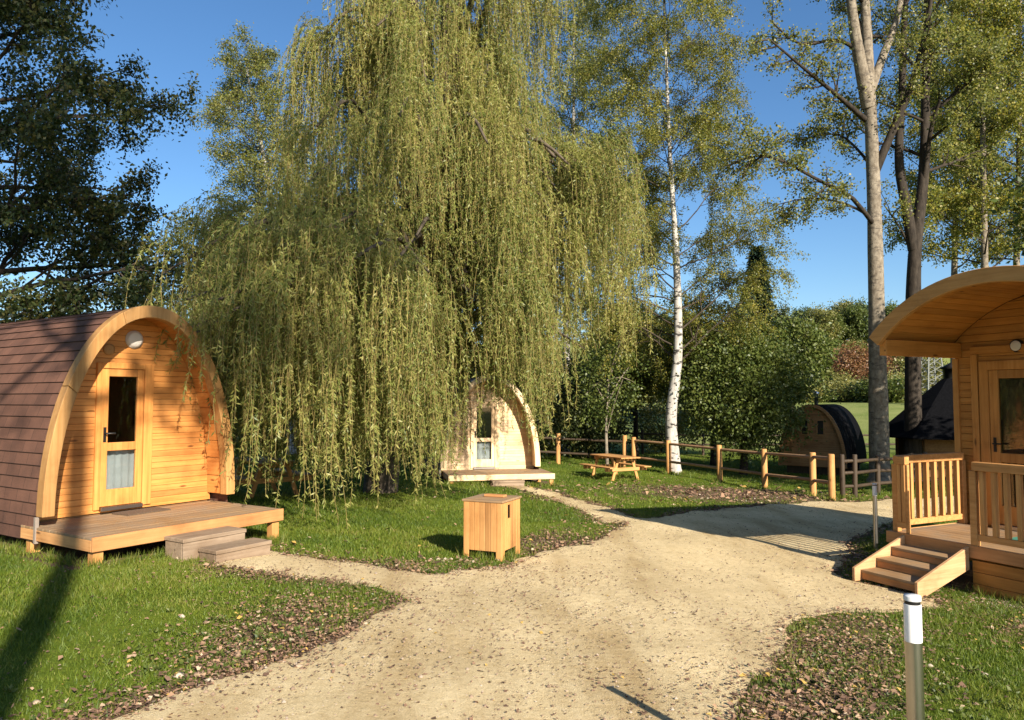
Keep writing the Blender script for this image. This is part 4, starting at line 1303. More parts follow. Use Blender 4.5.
BIRCH = [dict(wob=0.12, up=0.10, pts=7), dict(n=10, ang=0.8, len=0.42, wob=0.16, up=-0.35, t0=0.2), dict(n=6, ang=0.7, len=0.75, wob=0.18, up=-1.1, t0=0.2, pts=4)]
OPEN = [dict(wob=0.12, up=0.25, pts=7), dict(n=9, ang=0.8, len=0.45, wob=0.18, up=0.1, t0=0.25), dict(n=7, ang=0.8, len=0.5, wob=0.22, up=-0.1, t0=0.2, pts=4)]

rd = random.Random(21)
bx, by = 5.9, 26.9
bz = gz(bx, by)
tree('birch_tree', 'slender white trunked birch with fine yellow green leaves beside the picnic table', (bx, by),
     [(bx, by, bz - .1), (bx - .13, by, bz + 2), (bx + .15, by, bz + 4.5), (bx + .12, by, bz + 8), (bx - .05, by + .1, bz + 12), (bx - .2, by + .2, bz + 18.5)], 0.25, 0.03,
     [l for l in limb_set(rd, 66, 0.36, 0.99, 3.7, 3.5, 0.5, 0.8, 0.036) if l[1][1] > -0.35 or l[0] > 0.72], BIRCH, 80, 0.085, 0.074, 'leaf_birch', 'bark_birch', 31, 'birches', 0.6)

bx2, by2 = -10.3, 29.5
bz2 = gz(bx2, by2)
rd = random.Random(22)
tree('birch_tree', 'birch with loose olive crown rising behind the left shoulder of the willow', (bx2, by2),
     [(bx2 + 1.6, by2, bz2), (bx2 + 1.2, by2, bz2 + 5), (bx2 + .6, by2, bz2 + 10), (bx2 - 0.6, by2, bz2 + 16.0)], 0.22, 0.03,
     limb_set(rd, 46, 0.40, 0.99, 3.5, 1.5, 0.5, 1.0, 0.04), BIRCH, 54, 0.11, 0.085, 'leaf_poplar', 'bark_birch', 32, 'birches', 0.5)
rd = random.Random(23)
bx3, by3 = 2.6, 36.0
tree('birch_tree', 'hazy dark birch crown seen above the right shoulder of the willow', (bx3, by3),
     [(bx3, by3, -1), (bx3 + .1, by3, 7), (bx3 + .4, by3, 13), (bx3 + .5, by3, 21)], 0.22, 0.03,
     limb_set(rd, 40, 0.50, 0.99, 4.4, 1.8, 0.5, 1.0, 0.04), BIRCH, 36, 0.12, 0.10, 'leaf_poplar', 'bark_birch', 33, 'birches', 0.5)

# tall poplar with pale trunk
Yp = 25.2
ptr = [at(880, 482, Yp), at(879, 440, Yp), at(877, 330, Yp), at(874, 200, Yp), at(869, 80, Yp), at(862, -60, Yp + .3), at(858, -220, Yp + .5)]
rd = random.Random(41)
plimbs = [([at(866, 120, Yp), at(838, 96, Yp - .6), at(806, 70, Yp - 1.4), at(768, 38, Yp - 2)], 0.10, 12),
          ([at(866, 60, Yp), at(840, 40, Yp - .4), at(800, 44, Yp - .8), at(770, 20, Yp - 1.0)], 0.08, 10),
          ([at(875, 226, Yp), at(850, 196, Yp - 1), at(822, 182, Yp - 2), at(770, 156, Yp - 2.8), at(735, 162, Yp - 3.2)], 0.085, 24),
          ([at(875, 172, Yp), at(858, 150, Yp + .5), at(836, 134, Yp + 1), at(800, 140, Yp + 2)], 0.06, 16),
          ([at(876, 220, Yp), at(846, 204, Yp + .6), at(810, 198, Yp + 1.2), at(776, 205, Yp + 1.8)], 0.055, 14),
          ([at(875, 172, Yp), at(893, 130, Yp - .3), at(910, 88, Yp - .6), at(928, 20, Yp - .8), at(938, -60, Yp - 1)], 0.16, 14),
          ([at(899, 14, Yp + .4), at(912, -6, Yp + .6), at(925, -40, Yp + .8)], 0.06, 8),
          ([at(868, 40, Yp), at(850, 6, Yp + .5), at(838, -40, Yp + 1)], 0.12, 14)]
plimbs += [(t, (math.cos(a), math.sin(a), 0.7), L, 0.07) for t, a, L in [(0.72, 1.0, 3.5), (0.76, 3.6, 3.6), (0.8, 5.0, 3.6), (0.84, 2.0, 3.4), (0.88, 0.2, 3.2), (0.92, 4.2, 3.0), (0.96, 2.9, 3.0), (0.99, 1.2, 2.6), (0.78, 3.0, 4.0), (0.86, 3.3, 4.0)]]
tree('poplar_tree', 'tall poplar with pale grey sunlit trunk forking high behind the fence', ptr[0][:2], ptr, 0.36, 0.10, plimbs, OPEN, 62, 0.12, 0.085, 'leaf_poplar', 'bark_poplar', 42, 'poplars', 0.3, leaf_w=0.8,
     extra_trunks=(([at(869, 108, Yp), at(860, 62, Yp - .2), at(852, 10, Yp - .4), at(845, -80, Yp - .5)], 0.25, 0.12), ([at(870, 92, Yp), at(883, 56, Yp + .2), at(898, 14, Yp + .4), at(908, -50, Yp + .5)], 0.17, 0.08)))

Yq = 26.6
qtr = [at(912, 480, Yq), at(913, 430, Yq), at(913, 330, Yq), at(915, 250, Yq), at(924, 170, Yq), at(926, 70, Yq), at(930, -80, Yq)]
qx = [([at(914, 250, Yq), at(906, 205, Yq), at(899, 160, Yq + .2), at(902, 90, Yq + .4), at(906, -20, Yq + .5)], 0.21, 0.10),
      ([at(923, 190, Yq), at(931, 130, Yq - .5), at(940, 100, Yq - 1)], 0.10, 0.05)]
rd = random.Random(43)
qlimbs = limb_set(rd, 16, 0.66, 0.99, 3.6, 2.2, 0.6, 0.9, 0.07) + [([at(912, 250, Yq), at(898, 225, Yq), at(884, 205, Yq - .5)], 0.06, 6), ([at(925, 120, Yq), at(960, 90, Yq - .5), at(985, 70, Yq - 1)], 0.06, 16)]
tree('poplar_tree', 'dark double stemmed tree in shade just right of the pale poplar', qtr[0][:2], qtr, 0.34, 0.10, qlimbs, OPEN, 52, 0.13, 0.09, 'leaf_poplar', 'bark_dark_shade', 44, 'poplars', 0.3, leaf_w=0.8, extra_trunks=qx)

Yr = 34.0
for i, (px, bend, lab, sd_, n_) in enumerate([(986, -6, 'slim tree with golden green crown and a mistletoe ball behind the cabin roof', 45, 30), (1017, 4, 'pale stemmed golden green tree above the right end of the cabin roof', 46, 30), (955, 3, 'slender golden green tree standing between the dark tree and the mistletoe tree', 47, 20)]):
    Yt = Yr + 2.2 * i
    tr_ = [at(px, 460, Yt), at(px - 1, 300, Yt), at(px + bend * .4, 180, Yt), at(px + bend * .7, 60, Yt), at(px + bend, -90, Yt)]
    rd = random.Random(sd_)
    tree('poplar_tree', lab, tr_[0][:2], tr_, 0.20, 0.05, limb_set(rd, n_ + 14, 0.30, 0.99, 3.5, 2.6, 0.45, 0.9, 0.045), OPEN, 46, 0.15, 0.115, 'leaf_birch', 'bark_poplar', sd_, 'poplars', 0.3, leaf_w=0.8)

# mistletoe ball
mx, my, mz = at(984, 118, Yr)
P = rng.normal(size=(1500, 3)); P = unit(P) * (rng.random((1500, 1)) ** 0.5) * 0.62
mo = leaves_obj('mistletoe_ball', P, unit(P + rng.normal(0, .3, P.shape)), 0.13, 0.04, M['leaf_dark_shade'], None, rng)
mo.location = (mx, my, mz)
tag(mo, 'dark round mistletoe ball high in the slim golden green tree', 'mistletoe')

# big tree on the left, behind the pod; its dark leaf colour stands for shade
lx, ly = -13.2, 17.5
rd = random.Random(51)
ll = limb_set(rd, 44, 0.24, 0.99, 4.9, 2.6, 0.12, 0.8, 0.09)
tree('broadleaf_tree', 'large tree with shade in its dark leaf colour overhanging the brown shingled pod roof', (lx, ly), [(lx, ly, -.2), (lx + .2, ly, 4), (lx + .1, ly, 9), (lx + .3, ly, 15)], 0.40, 0.08,
     ll, OPEN, 80, 0.13, 0.115, 'leaf_dark_shade', 'bark_dark_shade', 52, None, 0.4, leaf_w=0.55)
# tree standing behind the camera: its trunk and thin crown throw the shadow across the front lawn and the pod
tx, ty = 2.75, -5.6
rd = random.Random(61)
tree('poplar_tree', 'tall thin crowned tree whose trunk shadow falls across the front lawn', (tx, ty), [(tx - .95, ty, 0), (tx - .38, ty, 5), (tx - .02, ty, 9), (tx - .1, ty - .2, 18), (tx - .3, ty - .4, 27)], 0.19, 0.06,
     limb_set(rd, 36, 0.54, 0.99, 5.0, 3.2, 0.32, 0.9, 0.07), OPEN, 32, 0.26, 0.15, 'leaf_poplar', 'bark_poplar', 62, 'poplars', 0.3, leaf_w=0.8)

# ------------------------------------------------------------------ bushes, hedge, far wood
def crown_cloud(rg, rx, ry, rz, n_cl, per, cl_r, hollow=0.55, flat=0.0):
    """leaf points in uneven clumps spread through an egg-shaped crown centred at the origin"""
    d = unit(rg.normal(size=(n_cl, 3)))
    rad = (hollow + (1 - hollow) * rg.random(n_cl)) * (0.78 + 0.34 * rg.random(n_cl))
    Cn = d * rad[:, None] * [rx, ry, rz]
    if flat: Cn[:, 2] = np.maximum(Cn[:, 2], -rz * flat)
    cr = cl_r * rg.uniform(0.5, 1.4, n_cl)
    P = (Cn[:, None, :] + rg.normal(0, 1, (n_cl, per, 3)) * cr[:, None, None] * 0.55)
    T = np.clip(rg.random((n_cl, per)) * 0.8 + rg.uniform(-0.15, 0.35, (n_cl, 1)), 0, 1)
    out = np.repeat(unit(Cn), per, 0)
    P = P.reshape(-1, 3)
    ax = unit(rg.normal(size=P.shape) + out * 0.5 + [0, 0, -0.3])
    return P, ax, T.ravel()

def bush_tree(name, label, x, y, zc, rx, ry, rz, n_cl, per, cl_r, leaf, lm, seed, group=None, trunk_r=0.12, bark_m='bark_dark_shade', cat='tree', hollow=0.5, crooked=False):
    rg = np.random.default_rng(seed); rd = random.Random(seed)
    z0 = gz(x, y)
    root = empty(name, (x, y, z0))
    tag(root, label, cat, group)
    tb = MB()
    top = Vector((rd.uniform(-.1, .1), 0, zc - z0))
    pts = curve_pts([(0, 0, -.1), (rd.uniform(-.15, .15), rd.uniform(-.1, .1), (zc - z0) * 0.45), top], 8)
    tb.tube(pts, taper(8, trunk_r, trunk_r * 0.5, 1.15), 9)
    tb.build('trunk' if cat == 'tree' else 'stem', M[bark_m], root)
    br = MB()
    for k in range(9):
        a = rd.uniform(0, 6.28); p = pts[rd.randint(3, 7)]
        e = top + Vector((math.cos(a) * rx * 0.75, math.sin(a) * ry * 0.75, rd.uniform(-0.3, 0.75) * rz))
        br.tube(curve_pts([p, p.lerp(e, .5) + Vector((0, 0, .15)), e], 5), taper(5, trunk_r * 0.4, 0.012), 5, cap=False)
    br.build('branches', M[bark_m], root)
    P, ax, T = crown_cloud(rg, rx, ry, rz, n_cl, per, cl_r, hollow)
    P[:, 2] += zc - z0
    k = P[:, 2] > 0.03
    L = rg.uniform(0.7, 1.3, k.sum()) * leaf
    leaves_obj('crown' if cat == 'tree' else 'foliage', P[k], ax[k], L, L * 0.62, M[lm], root, rg, T[k])
    return root

def place(px, py, Yd): return at(px, py, Yd)

bush_tree('broadleaf_tree', 'broad leafy tree right of the cabin that keeps the sauna in shade', 16.2, 17.2, 5.8, 3.5, 3.2, 3.5, 190, 110, 0.7, 0.17, 'leaf_green', 79, None, 0.2)
# the round tree by the sauna and its yellowing neighbours
x, y, z = place(742, 392, 27.5)
bush_tree('round_tree', 'dense round green tree hanging over the fence left of the sauna', x, y, z, 2.25, 2.0, 2.35, 230, 150, 0.55, 0.115, 'leaf_green', 71, None, 0.17, hollow=0.62)
x, y, z = place(712, 354, 31.5)
bush_tree('broadleaf_tree', 'yellowing tree crown behind the round green tree and the birch trunk', x, y, z, 3.1, 1.8, 1.5, 140, 150, 0.6, 0.13, 'leaf_yellow', 72, None, 0.15)
x, y, z = place(790, 352, 33.0)
bush_tree('broadleaf_tree', 'mid green tree crown behind the sauna chimney', x, y, z, 2.0, 1.6, 1.5, 110, 140, 0.55, 0.14, 'leaf_green', 73, None, 0.15)
x, y, z = place(635, 358, 35.5)
bush_tree('broadleaf_tree', 'yellow green tree behind the picnic table and the thin sapling', x, y, z, 2.7, 2.0, 2.2, 130, 150, 0.6, 0.14, 'leaf_yellow', 74, None, 0.14)
x, y, z = place(588, 400, 33.0)
bush_tree('leafy_shrub', 'dark green shrub at the right hem of the willow', x, y, z, 1.5, 1.3, 2.2, 110, 130, 0.5, 0.12, 'leaf_dark_shade', 75, None, 0.08, cat='shrub')
x, y, z = place(660, 425, 38.5)
bush_tree('leafy_shrub', 'low dry scrub bush behind the fence near the birch trunk', x, y, z, 2.6, 1.2, 1.5, 60, 110, 0.5, 0.13, 'leaf_scrub', 76, None, 0.06, cat='shrub')
# thin sapling left of the table
x, y, z = place(607, 380, 28.0)
bush_tree('young_tree', 'thin pale stemmed sapling with sparse leaves left of the picnic table', x, y, z, 1.3, 1.1, 1.9, 60, 70, 0.45, 0.11, 'leaf_green', 77, None, 0.07, 'bark_poplar')

# hedge trees behind the willow
rd = random.Random(81)
lab = ['dark hedge tree behind the willow', 'mid green hedge tree behind the willow']
k = 0
for px in (120, 175, 230, 290, 345, 400, 450, 505, 550):
    Yd = rd.uniform(35, 41)
    x, y, z = place(px + rd.uniform(-12, 12), rd.uniform(378, 398), Yd)
    bush_tree('hedge_tree', 'dark leaved hedge tree in the row behind the willow and its fence', x, y, z, rd.uniform(2.2, 3.0), 1.8, rd.uniform(2.4, 3.0), 120, 110, 0.7, 0.18, 'leaf_dark_shade', 100 + k, 'hedge trees behind the willow', 0.14); k += 1

for i, px in enumerate((215, 265, 310, 352, 395, 432, 478, 520, 560, 585)):
    x, y, z = place(px + rd.uniform(-8, 8), 424 + rd.uniform(-8, 6), rd.uniform(31.2, 33.5))
    bush_tree('leafy_shrub', 'dark low shrub in the undergrowth behind the willow fence', x, y, z, rd.uniform(1.2, 1.7), 1.1, rd.uniform(1.0, 1.5), 60, 90, 0.5, 0.13, 'leaf_dark_shade', 130 + i, 'dark shrubs behind the willow', 0.05, cat='shrub')

# conifer far behind
def conifer(x, y, h, r, seed, label, group=None):
    rg = np.random.default_rng(seed)
    z0 = gz(x, y)
    root = empty('conifer_tree', (x, y, z0)); tag(root, label, 'tree', group)
    MB().tube([(0, 0, -.2), (0, 0, h * .5), (0, 0, h * .97)], [r * .09, r * .06, 0.02], 8).build('trunk', M['bark_dark_shade'], root)
    n = 5200
    t = rg.random(n) ** 0.75
    tier = np.floor(t * 13) / 13
    fr = (t - tier) * 13
    a = rg.uniform(0, 2 * PI, n)
    lob = 0.7 + 0.3 * np.sin(a * 5 + tier * 40)
    rr = r * (1 - t * 0.93) * lob * np.sqrt(rg.random(n)) * (1.05 - 0.25 * fr)
    zz = h * (0.12 + 0.88 * t) - rr * 0.28
    P = np.stack([rr * np.cos(a), rr * np.sin(a), zz], 1)
    ax = unit(np.stack([np.cos(a), np.sin(a), -0.45 + 0 * a], 1) + rg.normal(0, .35, (n, 3)))
    leaves_obj('crown', P, ax, 0.05 * h * rg.uniform(.5, 1.1, n), 0.018 * h, M['leaf_conifer'], root, rg)
x, y, z = place(757, 246, 62)
conifer(x, y, z - gz(x, y) , 3.0, 91, 'dark conifer peeping over the round green tree')

# scrub on the hillside: single bushes, copies of five shapes
protos = []
for i in range(6):
    lm = ['leaf_scrub', 'leaf_scrub', 'leaf_green', 'leaf_russet', 'leaf_scrub', 'leaf_yellow'][i]
    rg = np.random.default_rng(300 + i)
    P, ax, T = crown_cloud(rg, 2.4, 2.0, 1.5, 55, 75, 0.75, 0.45)
    P[:, 2] += 1.2
    k = P[:, 2] > 0
    V, Fq = leaf_arrays(P[k], ax[k], rg.uniform(0.16, 0.32, k.sum()), 0.16, rg)
    me = np_mesh('hillside_bush', V, Fq, False, T[k]); me.materials.append(M[lm])
    protos.append(me)
rd = random.Random(7)
names = ['olive scrub bush among many on the grassy hillside', 'olive scrub bush among many on the grassy hillside', 'fresh green bush among the olive scrub on the hillside', 'reddish brown autumn bush on the hillside behind the sauna', 'olive scrub bush among many on the grassy hillside', 'yellowish bush among the olive scrub on the hillside']
groups = ['olive scrub bushes', 'olive scrub bushes', 'green hillside bushes', 'reddish hillside bushes', 'olive scrub bushes', 'yellowish hillside bushes']
for i in range(120):
    yy = rd.uniform(72, 112); px = rd.uniform(560, 1000) if i % 4 else rd.uniform(790, 960)
    xx = (px - 512) / F_PX * yy
    k = rd.choice([0, 1, 4, 0, 1, 2, 5])
    if 835 < px < 900 and 88 < yy < 108: k = 3
    o = bpy.data.objects.new('hillside_bush', protos[k])
    sc_ = rd.uniform(0.6, 1.25)
    o.scale = (sc_ * rd.uniform(.9, 1.3), sc_, sc_ * rd.uniform(.7, 1.1)); o.rotation_euler = (0, 0, rd.uniform(0, 6.28))
    o.location = (xx, yy, gz(xx, yy) - 0.15)
    C.objects.link(o); tag(o, names[k], 'bush', groups[k])
# wood along the top of the hill
tp = []
for i in range(4):
    rg = np.random.default_rng(400 + i)
    P, ax, T = crown_cloud(rg, 2.6, 2.2, 3.3, 70, 80, 0.8, 0.45); P[:, 2] += 4.0
    k = P[:, 2] > 0.2
    V, Fq = leaf_arrays(P[k], ax[k], rg.uniform(0.22, 0.4, k.sum()), 0.2, rg)
    me = np_mesh('crown', V, Fq, False, T[k]); me.materials.append(M[['leaf_dark_shade', 'leaf_green', 'leaf_scrub', 'leaf_conifer'][i]])
    tp.append(me)
tmesh = bpy.data.meshes.new('trunk')
tm = MB().tube([(0, 0, -.5), (0, 0, 2), (0, 0, 5)], [0.25, 0.2, 0.08], 8)
tmesh.from_pydata([tuple(p) for p in tm.v], [], tm.f); tmesh.materials.append(M['bark_dark_shade'])
for i in range(64):
    yy = rd.uniform(112, 134); px = rd.uniform(600, 1010) if i > 20 else rd.uniform(800, 960)
    xx = (px - 512) / F_PX * yy
    root = empty('woodland_tree', (xx, yy, gz(xx, yy)), rd.uniform(0, 6.28))
    s_ = rd.uniform(0.6, 1.0); root.scale = (s_, s_, s_ * rd.uniform(.85, 1.2))
    tag(root, 'dark green tree in the wood along the top of the hill', 'tree', 'woodland trees on the hilltop')
    link('crown', tp[rd.choice([0, 0, 1, 1, 2, 3])], None, root); link('trunk', tmesh, None, root)

# ------------------------------------------------------------------ grass, leaves, stones
def frustum_pts(n, y0, y1, power, rg, margin=0.10):
    """random ground points in the part of the site the viewer looks over, denser towards the near side"""
    u = rg.random(n)
    yy = (y0 ** power + u * (y1 ** power - y0 ** power)) ** (1 / power)
    xx = rg.uniform(-0.70 - margin, 0.70 + margin, n) * yy
    return xx, yy

def on_deck(x, y):
    bad = np.zeros(x.shape, bool)
    for ox, oy, an, x0, x1, y0, y1 in ((P1[0], P1[1], ANG1, -1.5, 1.4, -1.15, 5), (P2[0], P2[1], ANG2, -1.6, 1.8, -1.2, 5.2), (F3[0], F3[1], ANG3, -0.1, 3, 0, 6)):
        c_, s_ = math.cos(an), math.sin(an)
        lx_ = (x - ox) * c_ + (y - oy) * s_; ly_ = -(x - ox) * s_ + (y - oy) * c_
        bad |= (lx_ > x0) & (lx_ < x1) & (ly_ > y0) & (ly_ < y1)
    return bad

M['grass'] = leafmat('grass_blades', [(0.058, 0.098, 0.009), (0.105, 0.150, 0.013), (0.155, 0.190, 0.019), (0.24, 0.215, 0.055)], 0.32, 0.55)
def grass(n, y0, y1, power, h0, wd, seed):
    rg = np.random.default_rng(seed)
    x, y = frustum_pts(n, y0, y1, power, rg)
    s_ = path_sd(x, y); lit = litter_amount(x, y, s_)
    patch = lat_noise(x, y, 2.2, 61) * 0.32 + lat_noise(x, y, 0.7, 62) * 0.24
    keep = (s_ < -0.01) & (rg.random(n) > lit * 0.88 + patch * lit) & (~on_deck(x, y)) & (rg.random(n) > 0.12 + patch)
    keep |= (s_ < 0.05) & (s_ > -0.3) & (rg.random(n) < 0.05)
    x, y, lit = x[keep], y[keep], lit[keep]
    k = len(x)
    hgt = h0 * rg.uniform(0.5, 1.35, k) * (1 + 0.35 * lat_noise(x, y, 1.1, 63)) * (1 + 0.8 * (rg.random(k) < 0.03))
    B = np.stack([x, y, g(x, y)], 1)
    lean = rg.normal(0, 0.45, (k, 2))
    T1 = B + np.stack([lean[:, 0] * hgt, lean[:, 1] * hgt, hgt], 1)
    a = rg.uniform(0, PI, k); sx = np.stack([np.cos(a), np.sin(a), 0 * a], 1) * (wd * rg.uniform(0.6, 1.3, k))[:, None]
    V = np.stack([B - sx, B + sx, T1], 1).reshape(-1, 3)
    tint = np.clip(rg.random(k) * 0.6 + 0.12 + 0.28 * lat_noise(x, y, 0.9, 64) + 0.15 * lat_noise(x, y, 3.5, 65) + (rg.random(k) < 0.06) * 0.5, 0, 1)
    return V, np.arange(3 * k).reshape(k, 3), tint
lg_ = np.maximum(litter_amount(X.ravel(), Y.ravel(), sdv), on_deck(X.ravel(), Y.ravel()) * 1.0)
bpy.data.objects['ground'].data.attributes['litter'].data.foreach_set('value', lg_.astype(np.float32))
def tufts(seed):
    """longer uncut grass round posts, steps, table legs and along the deck edges"""
    rg = np.random.default_rng(seed)
    sp = []
    def line(p, q, n, r): sp.extend([(p[0] + (q[0] - p[0]) * t + rg.normal(0, r), p[1] + (q[1] - p[1]) * t + rg.normal(0, r)) for t in rg.random(n)])
    def loc(o_, an, x, y): return (o_[0] + x * math.cos(an) - y * math.sin(an), o_[1] + x * math.sin(an) + y * math.cos(an))
    line(loc(P1, ANG1, -1.3, -1.14), loc(P1, ANG1, 1.25, -1.14), 260, 0.05); line(loc(P1, ANG1, -1.32, -1.1), loc(P1, ANG1, -1.4, 1.5), 140, 0.05)
    line(loc(P1, ANG1, 1.28, -1.1), loc(P1, ANG1, 1.32, 0.6), 120, 0.05)
    line(loc(P2, ANG2, -1.6, -1.3), loc(P2, ANG2, 1.8, -1.3), 160, 0.06)
    line(loc(F3, ANG3, 1.0, -0.05), loc(F3, ANG3, 3.0, -0.05), 70, 0.08)
    for o_ in C.objects:
        if o_.name.split('.')[0] == 'rail_fence' and o_.location.y < 31:
            for ch in kids(o_):
                if ch.name.split('.')[0] == 'post':
                    v = ch.data.vertices[0].co; c0 = (o_.location.x + v.x, o_.location.y + v.y)
                    sp.extend([(c0[0] + rg.normal(0, .1), c0[1] + rg.normal(0, .1)) for _ in range(34)])
    for c0, r_, n_ in (((-0.25, 9.46), 0.32, 90), ((1.625, 3.0), 0.07, 30), ((5.42, 11.15), 0.08, 30), ((5.9, 26.9), 0.32, 120), ((3.35, 24.3), 0.7, 150)):
        a = rg.uniform(0, 6.28, n_); sp.extend([(c0[0] + r_ * math.cos(q) + rg.normal(0, .04), c0[1] + r_ * math.sin(q) + rg.normal(0, .04)) for q in a])
    sp = np.array(sp); k0 = 7
    x = np.repeat(sp[:, 0], k0) + rg.normal(0, .022, len(sp) * k0); y = np.repeat(sp[:, 1], k0) + rg.normal(0, .022, len(sp) * k0)
    ok = path_sd(x, y) < 0.02; x, y = x[ok], y[ok]; k = len(x)
    hgt = rg.uniform(0.05, 0.15, k)
    B = np.stack([x, y, g(x, y)], 1); ln_ = rg.normal(0, 0.4, (k, 2))
    T1 = B + np.stack([ln_[:, 0] * hgt, ln_[:, 1] * hgt, hgt], 1)
    a = rg.uniform(0, PI, k); sx_ = np.stack([np.cos(a), np.sin(a), 0 * a], 1) * (0.0045 * np.clip(y / 10, 1, 3))[:, None]
    return np.stack([B - sx_, B + sx_, T1], 1).reshape(-1, 3), np.arange(3 * k).reshape(k, 3), rg.random(k)
parts = [tufts(9), grass(280000, 2.6, 9.0, 1.3, 0.036, 0.0040, 1), grass(230000, 7.0, 16.0, 1.5, 0.042, 0.006, 2), grass(150000, 14.0, 38.0, 1.5, 0.055, 0.011, 3)]
Vs = []; Fs = []; Ts = []; b = 0
for V, Fq, T in parts:
    Vs.append(V); Fs.append(Fq + b); Ts.append(T); b += len(V)
tag(link('grass', np_mesh('grass', np.concatenate(Vs), np.concatenate(Fs), False, np.concatenate(Ts)), M['grass']), 'short mown grass covering the lawns', 'grass', kind='stuff')

def litter_mat():
    m, nt, bs = new_mat('fallen_leaves')
    t = N(nt, 'ShaderNodeAttribute', attribute_name='tint').outputs['Fac']
    col = ramp(nt, [(0, (0.055, 0.033, 0.022)), (0.3, (0.14, 0.080, 0.050)), (0.55, (0.24, 0.140, 0.085)), (0.8, (0.34, 0.21, 0.12)), (0.95, (0.46, 0.36, 0.24)), (1.0, (0.38, 0.24, 0.06))], t)
    nt.links.new(col, bs.inputs['Base Color']); bs.inputs['Roughness'].default_value = 0.7
    bs.inputs['Specular IOR Level'].default_value = 0.25
    return m
M['litter'] = litter_mat()
def litter(n, y0, y1, power, size, seed, thresh):
    rg = np.random.default_rng(seed)
    x, y = frustum_pts(n, y0, y1, power, rg)
    s_ = path_sd(x, y); lit = litter_amount(x, y, s_)
    pl = np.where(s_ > 0, 0.030 + 0.26 * np.exp(-s_ / 0.12) + 0.03 * (lat_noise(x, y, 1.2, 71) > 0.25), lit * (0.85 + 0.55 * lat_noise(x, y, 2.6, 73) + 0.35 * lat_noise(x, y, 7.0, 74)) + 0.010)
    keep = (rg.random(n) < pl * thresh) & (~on_deck(x, y))
    x, y, s_ = x[keep], y[keep], s_[keep]; k = len(x)
    L = size * np.clip(np.exp(rg.normal(-0.15, 0.42, k)), 0.25, 1.8)
    L = np.where(s_ > 0.12, np.minimum(L * 0.75, 0.034), L)
    zl = g(x, y) + np.where(s_ > 0, 0.022, 0.012 + 0.03 * rg.random(k) ** 2)
    a = rg.uniform(0, 2 * PI, k)
    ax = unit(np.stack([np.cos(a), np.sin(a), rg.normal(0, 0.28, k)], 1))
    sd_ = unit(np.stack([-np.sin(a), np.cos(a), rg.normal(0, 0.28, k)], 1))
    B = np.stack([x, y, zl], 1)
    mid = B + ax * (L * .5)[:, None]; W_ = (L * rg.uniform(.45, .8, k))[:, None]
    up = np.array([0, 0, 1.0]) * (L * rg.uniform(-.02, .16, k))[:, None]
    V = np.stack([B, mid + sd_ * W_ * .5 + up, B + ax * L[:, None], mid - sd_ * W_ * .5 + up], 1)
    V = (V + rg.normal(0, 1, V.shape) * (L * 0.10)[:, None, None]).reshape(-1, 3)
    V[:, 2] = np.maximum(V[:, 2], np.repeat(zl, 4) - 0.006)
    f = np.arange(4 * k).reshape(k, 4)
    tri = np.concatenate([f[:, [0, 1, 2]], f[:, [0, 2, 3]]])
    tint = np.clip(rg.beta(1.8, 1.8, k), 0, 1)
    tint = np.where(s_ > 0.1, tint * 0.7, tint)
    tint = np.where(rg.random(k) < 0.03, 1.0, tint)
    return V, tri, np.concatenate([tint, tint])
parts = [litter(300000, 2.6, 9.0, 1.4, 0.028, 11, 1.0), litter(190000, 8.0, 18, 1.5, 0.046, 12, 0.9), litter(70000, 16, 30, 1.5, 0.09, 13, 0.9)]
Vs = []; Fs = []; Ts = []; b = 0
for V, Fq, T in parts:
    Vs.append(V); Fs.append(Fq + b); Ts.append(T); b += len(V)
tag(link('fallen_leaves', np_mesh('fallen_leaves', np.concatenate(Vs), np.concatenate(Fs), False, np.concatenate(Ts)), M['litter']), 'brown fallen leaves along the edges of the drive', 'leaf litter', kind='stuff')

def weeds(n, seed):
    """small broad-leaved weed rosettes among the litter, and the greenery under the deck edge"""
    rg = np.random.default_rng(seed)
    cxs = np.concatenate([rg.normal(-1.7, .45, n), rg.normal(2.3, .6, n), rg.uniform(-4.2, -3.2, n // 2)])
    cys = np.concatenate([rg.normal(5.4, .9, n), rg.normal(5.0, .9, n), np.zeros(n // 2)])
    cys[2 * n:] = 8.1 + (cxs[2 * n:] + 4.3) * 1.55 + rg.normal(0, .09, n // 2)
    ok = path_sd(cxs, cys) < -0.08
    cxs, cys = cxs[ok], cys[ok]
    per = 12
    a = rg.uniform(0, 2 * PI, (len(cxs), per))
    ax = np.stack([np.cos(a), np.sin(a), rg.uniform(0.2, 1.2, a.shape)], -1)
    B = np.stack([np.repeat(cxs[:, None], per, 1), np.repeat(cys[:, None], per, 1), np.repeat(g(cxs, cys)[:, None], per, 1) + 0.012], -1)
    B = B + ax * 0.012
    L = rg.uniform(0.014, 0.042, len(cxs))[:, None] * rg.uniform(.7, 1.2, a.shape)
    V, Fq = leaf_arrays(B.reshape(-1, 3), unit(ax.reshape(-1, 3)), L.ravel(), L.ravel() * 0.5, rg)
    return np_mesh('weeds', V, Fq, False, rg.random(len(Fq)))
tag(link('weeds', weeds(420, 5), M['leaf_green']), 'small green weeds among the fallen leaves', 'weeds', kind='stuff')

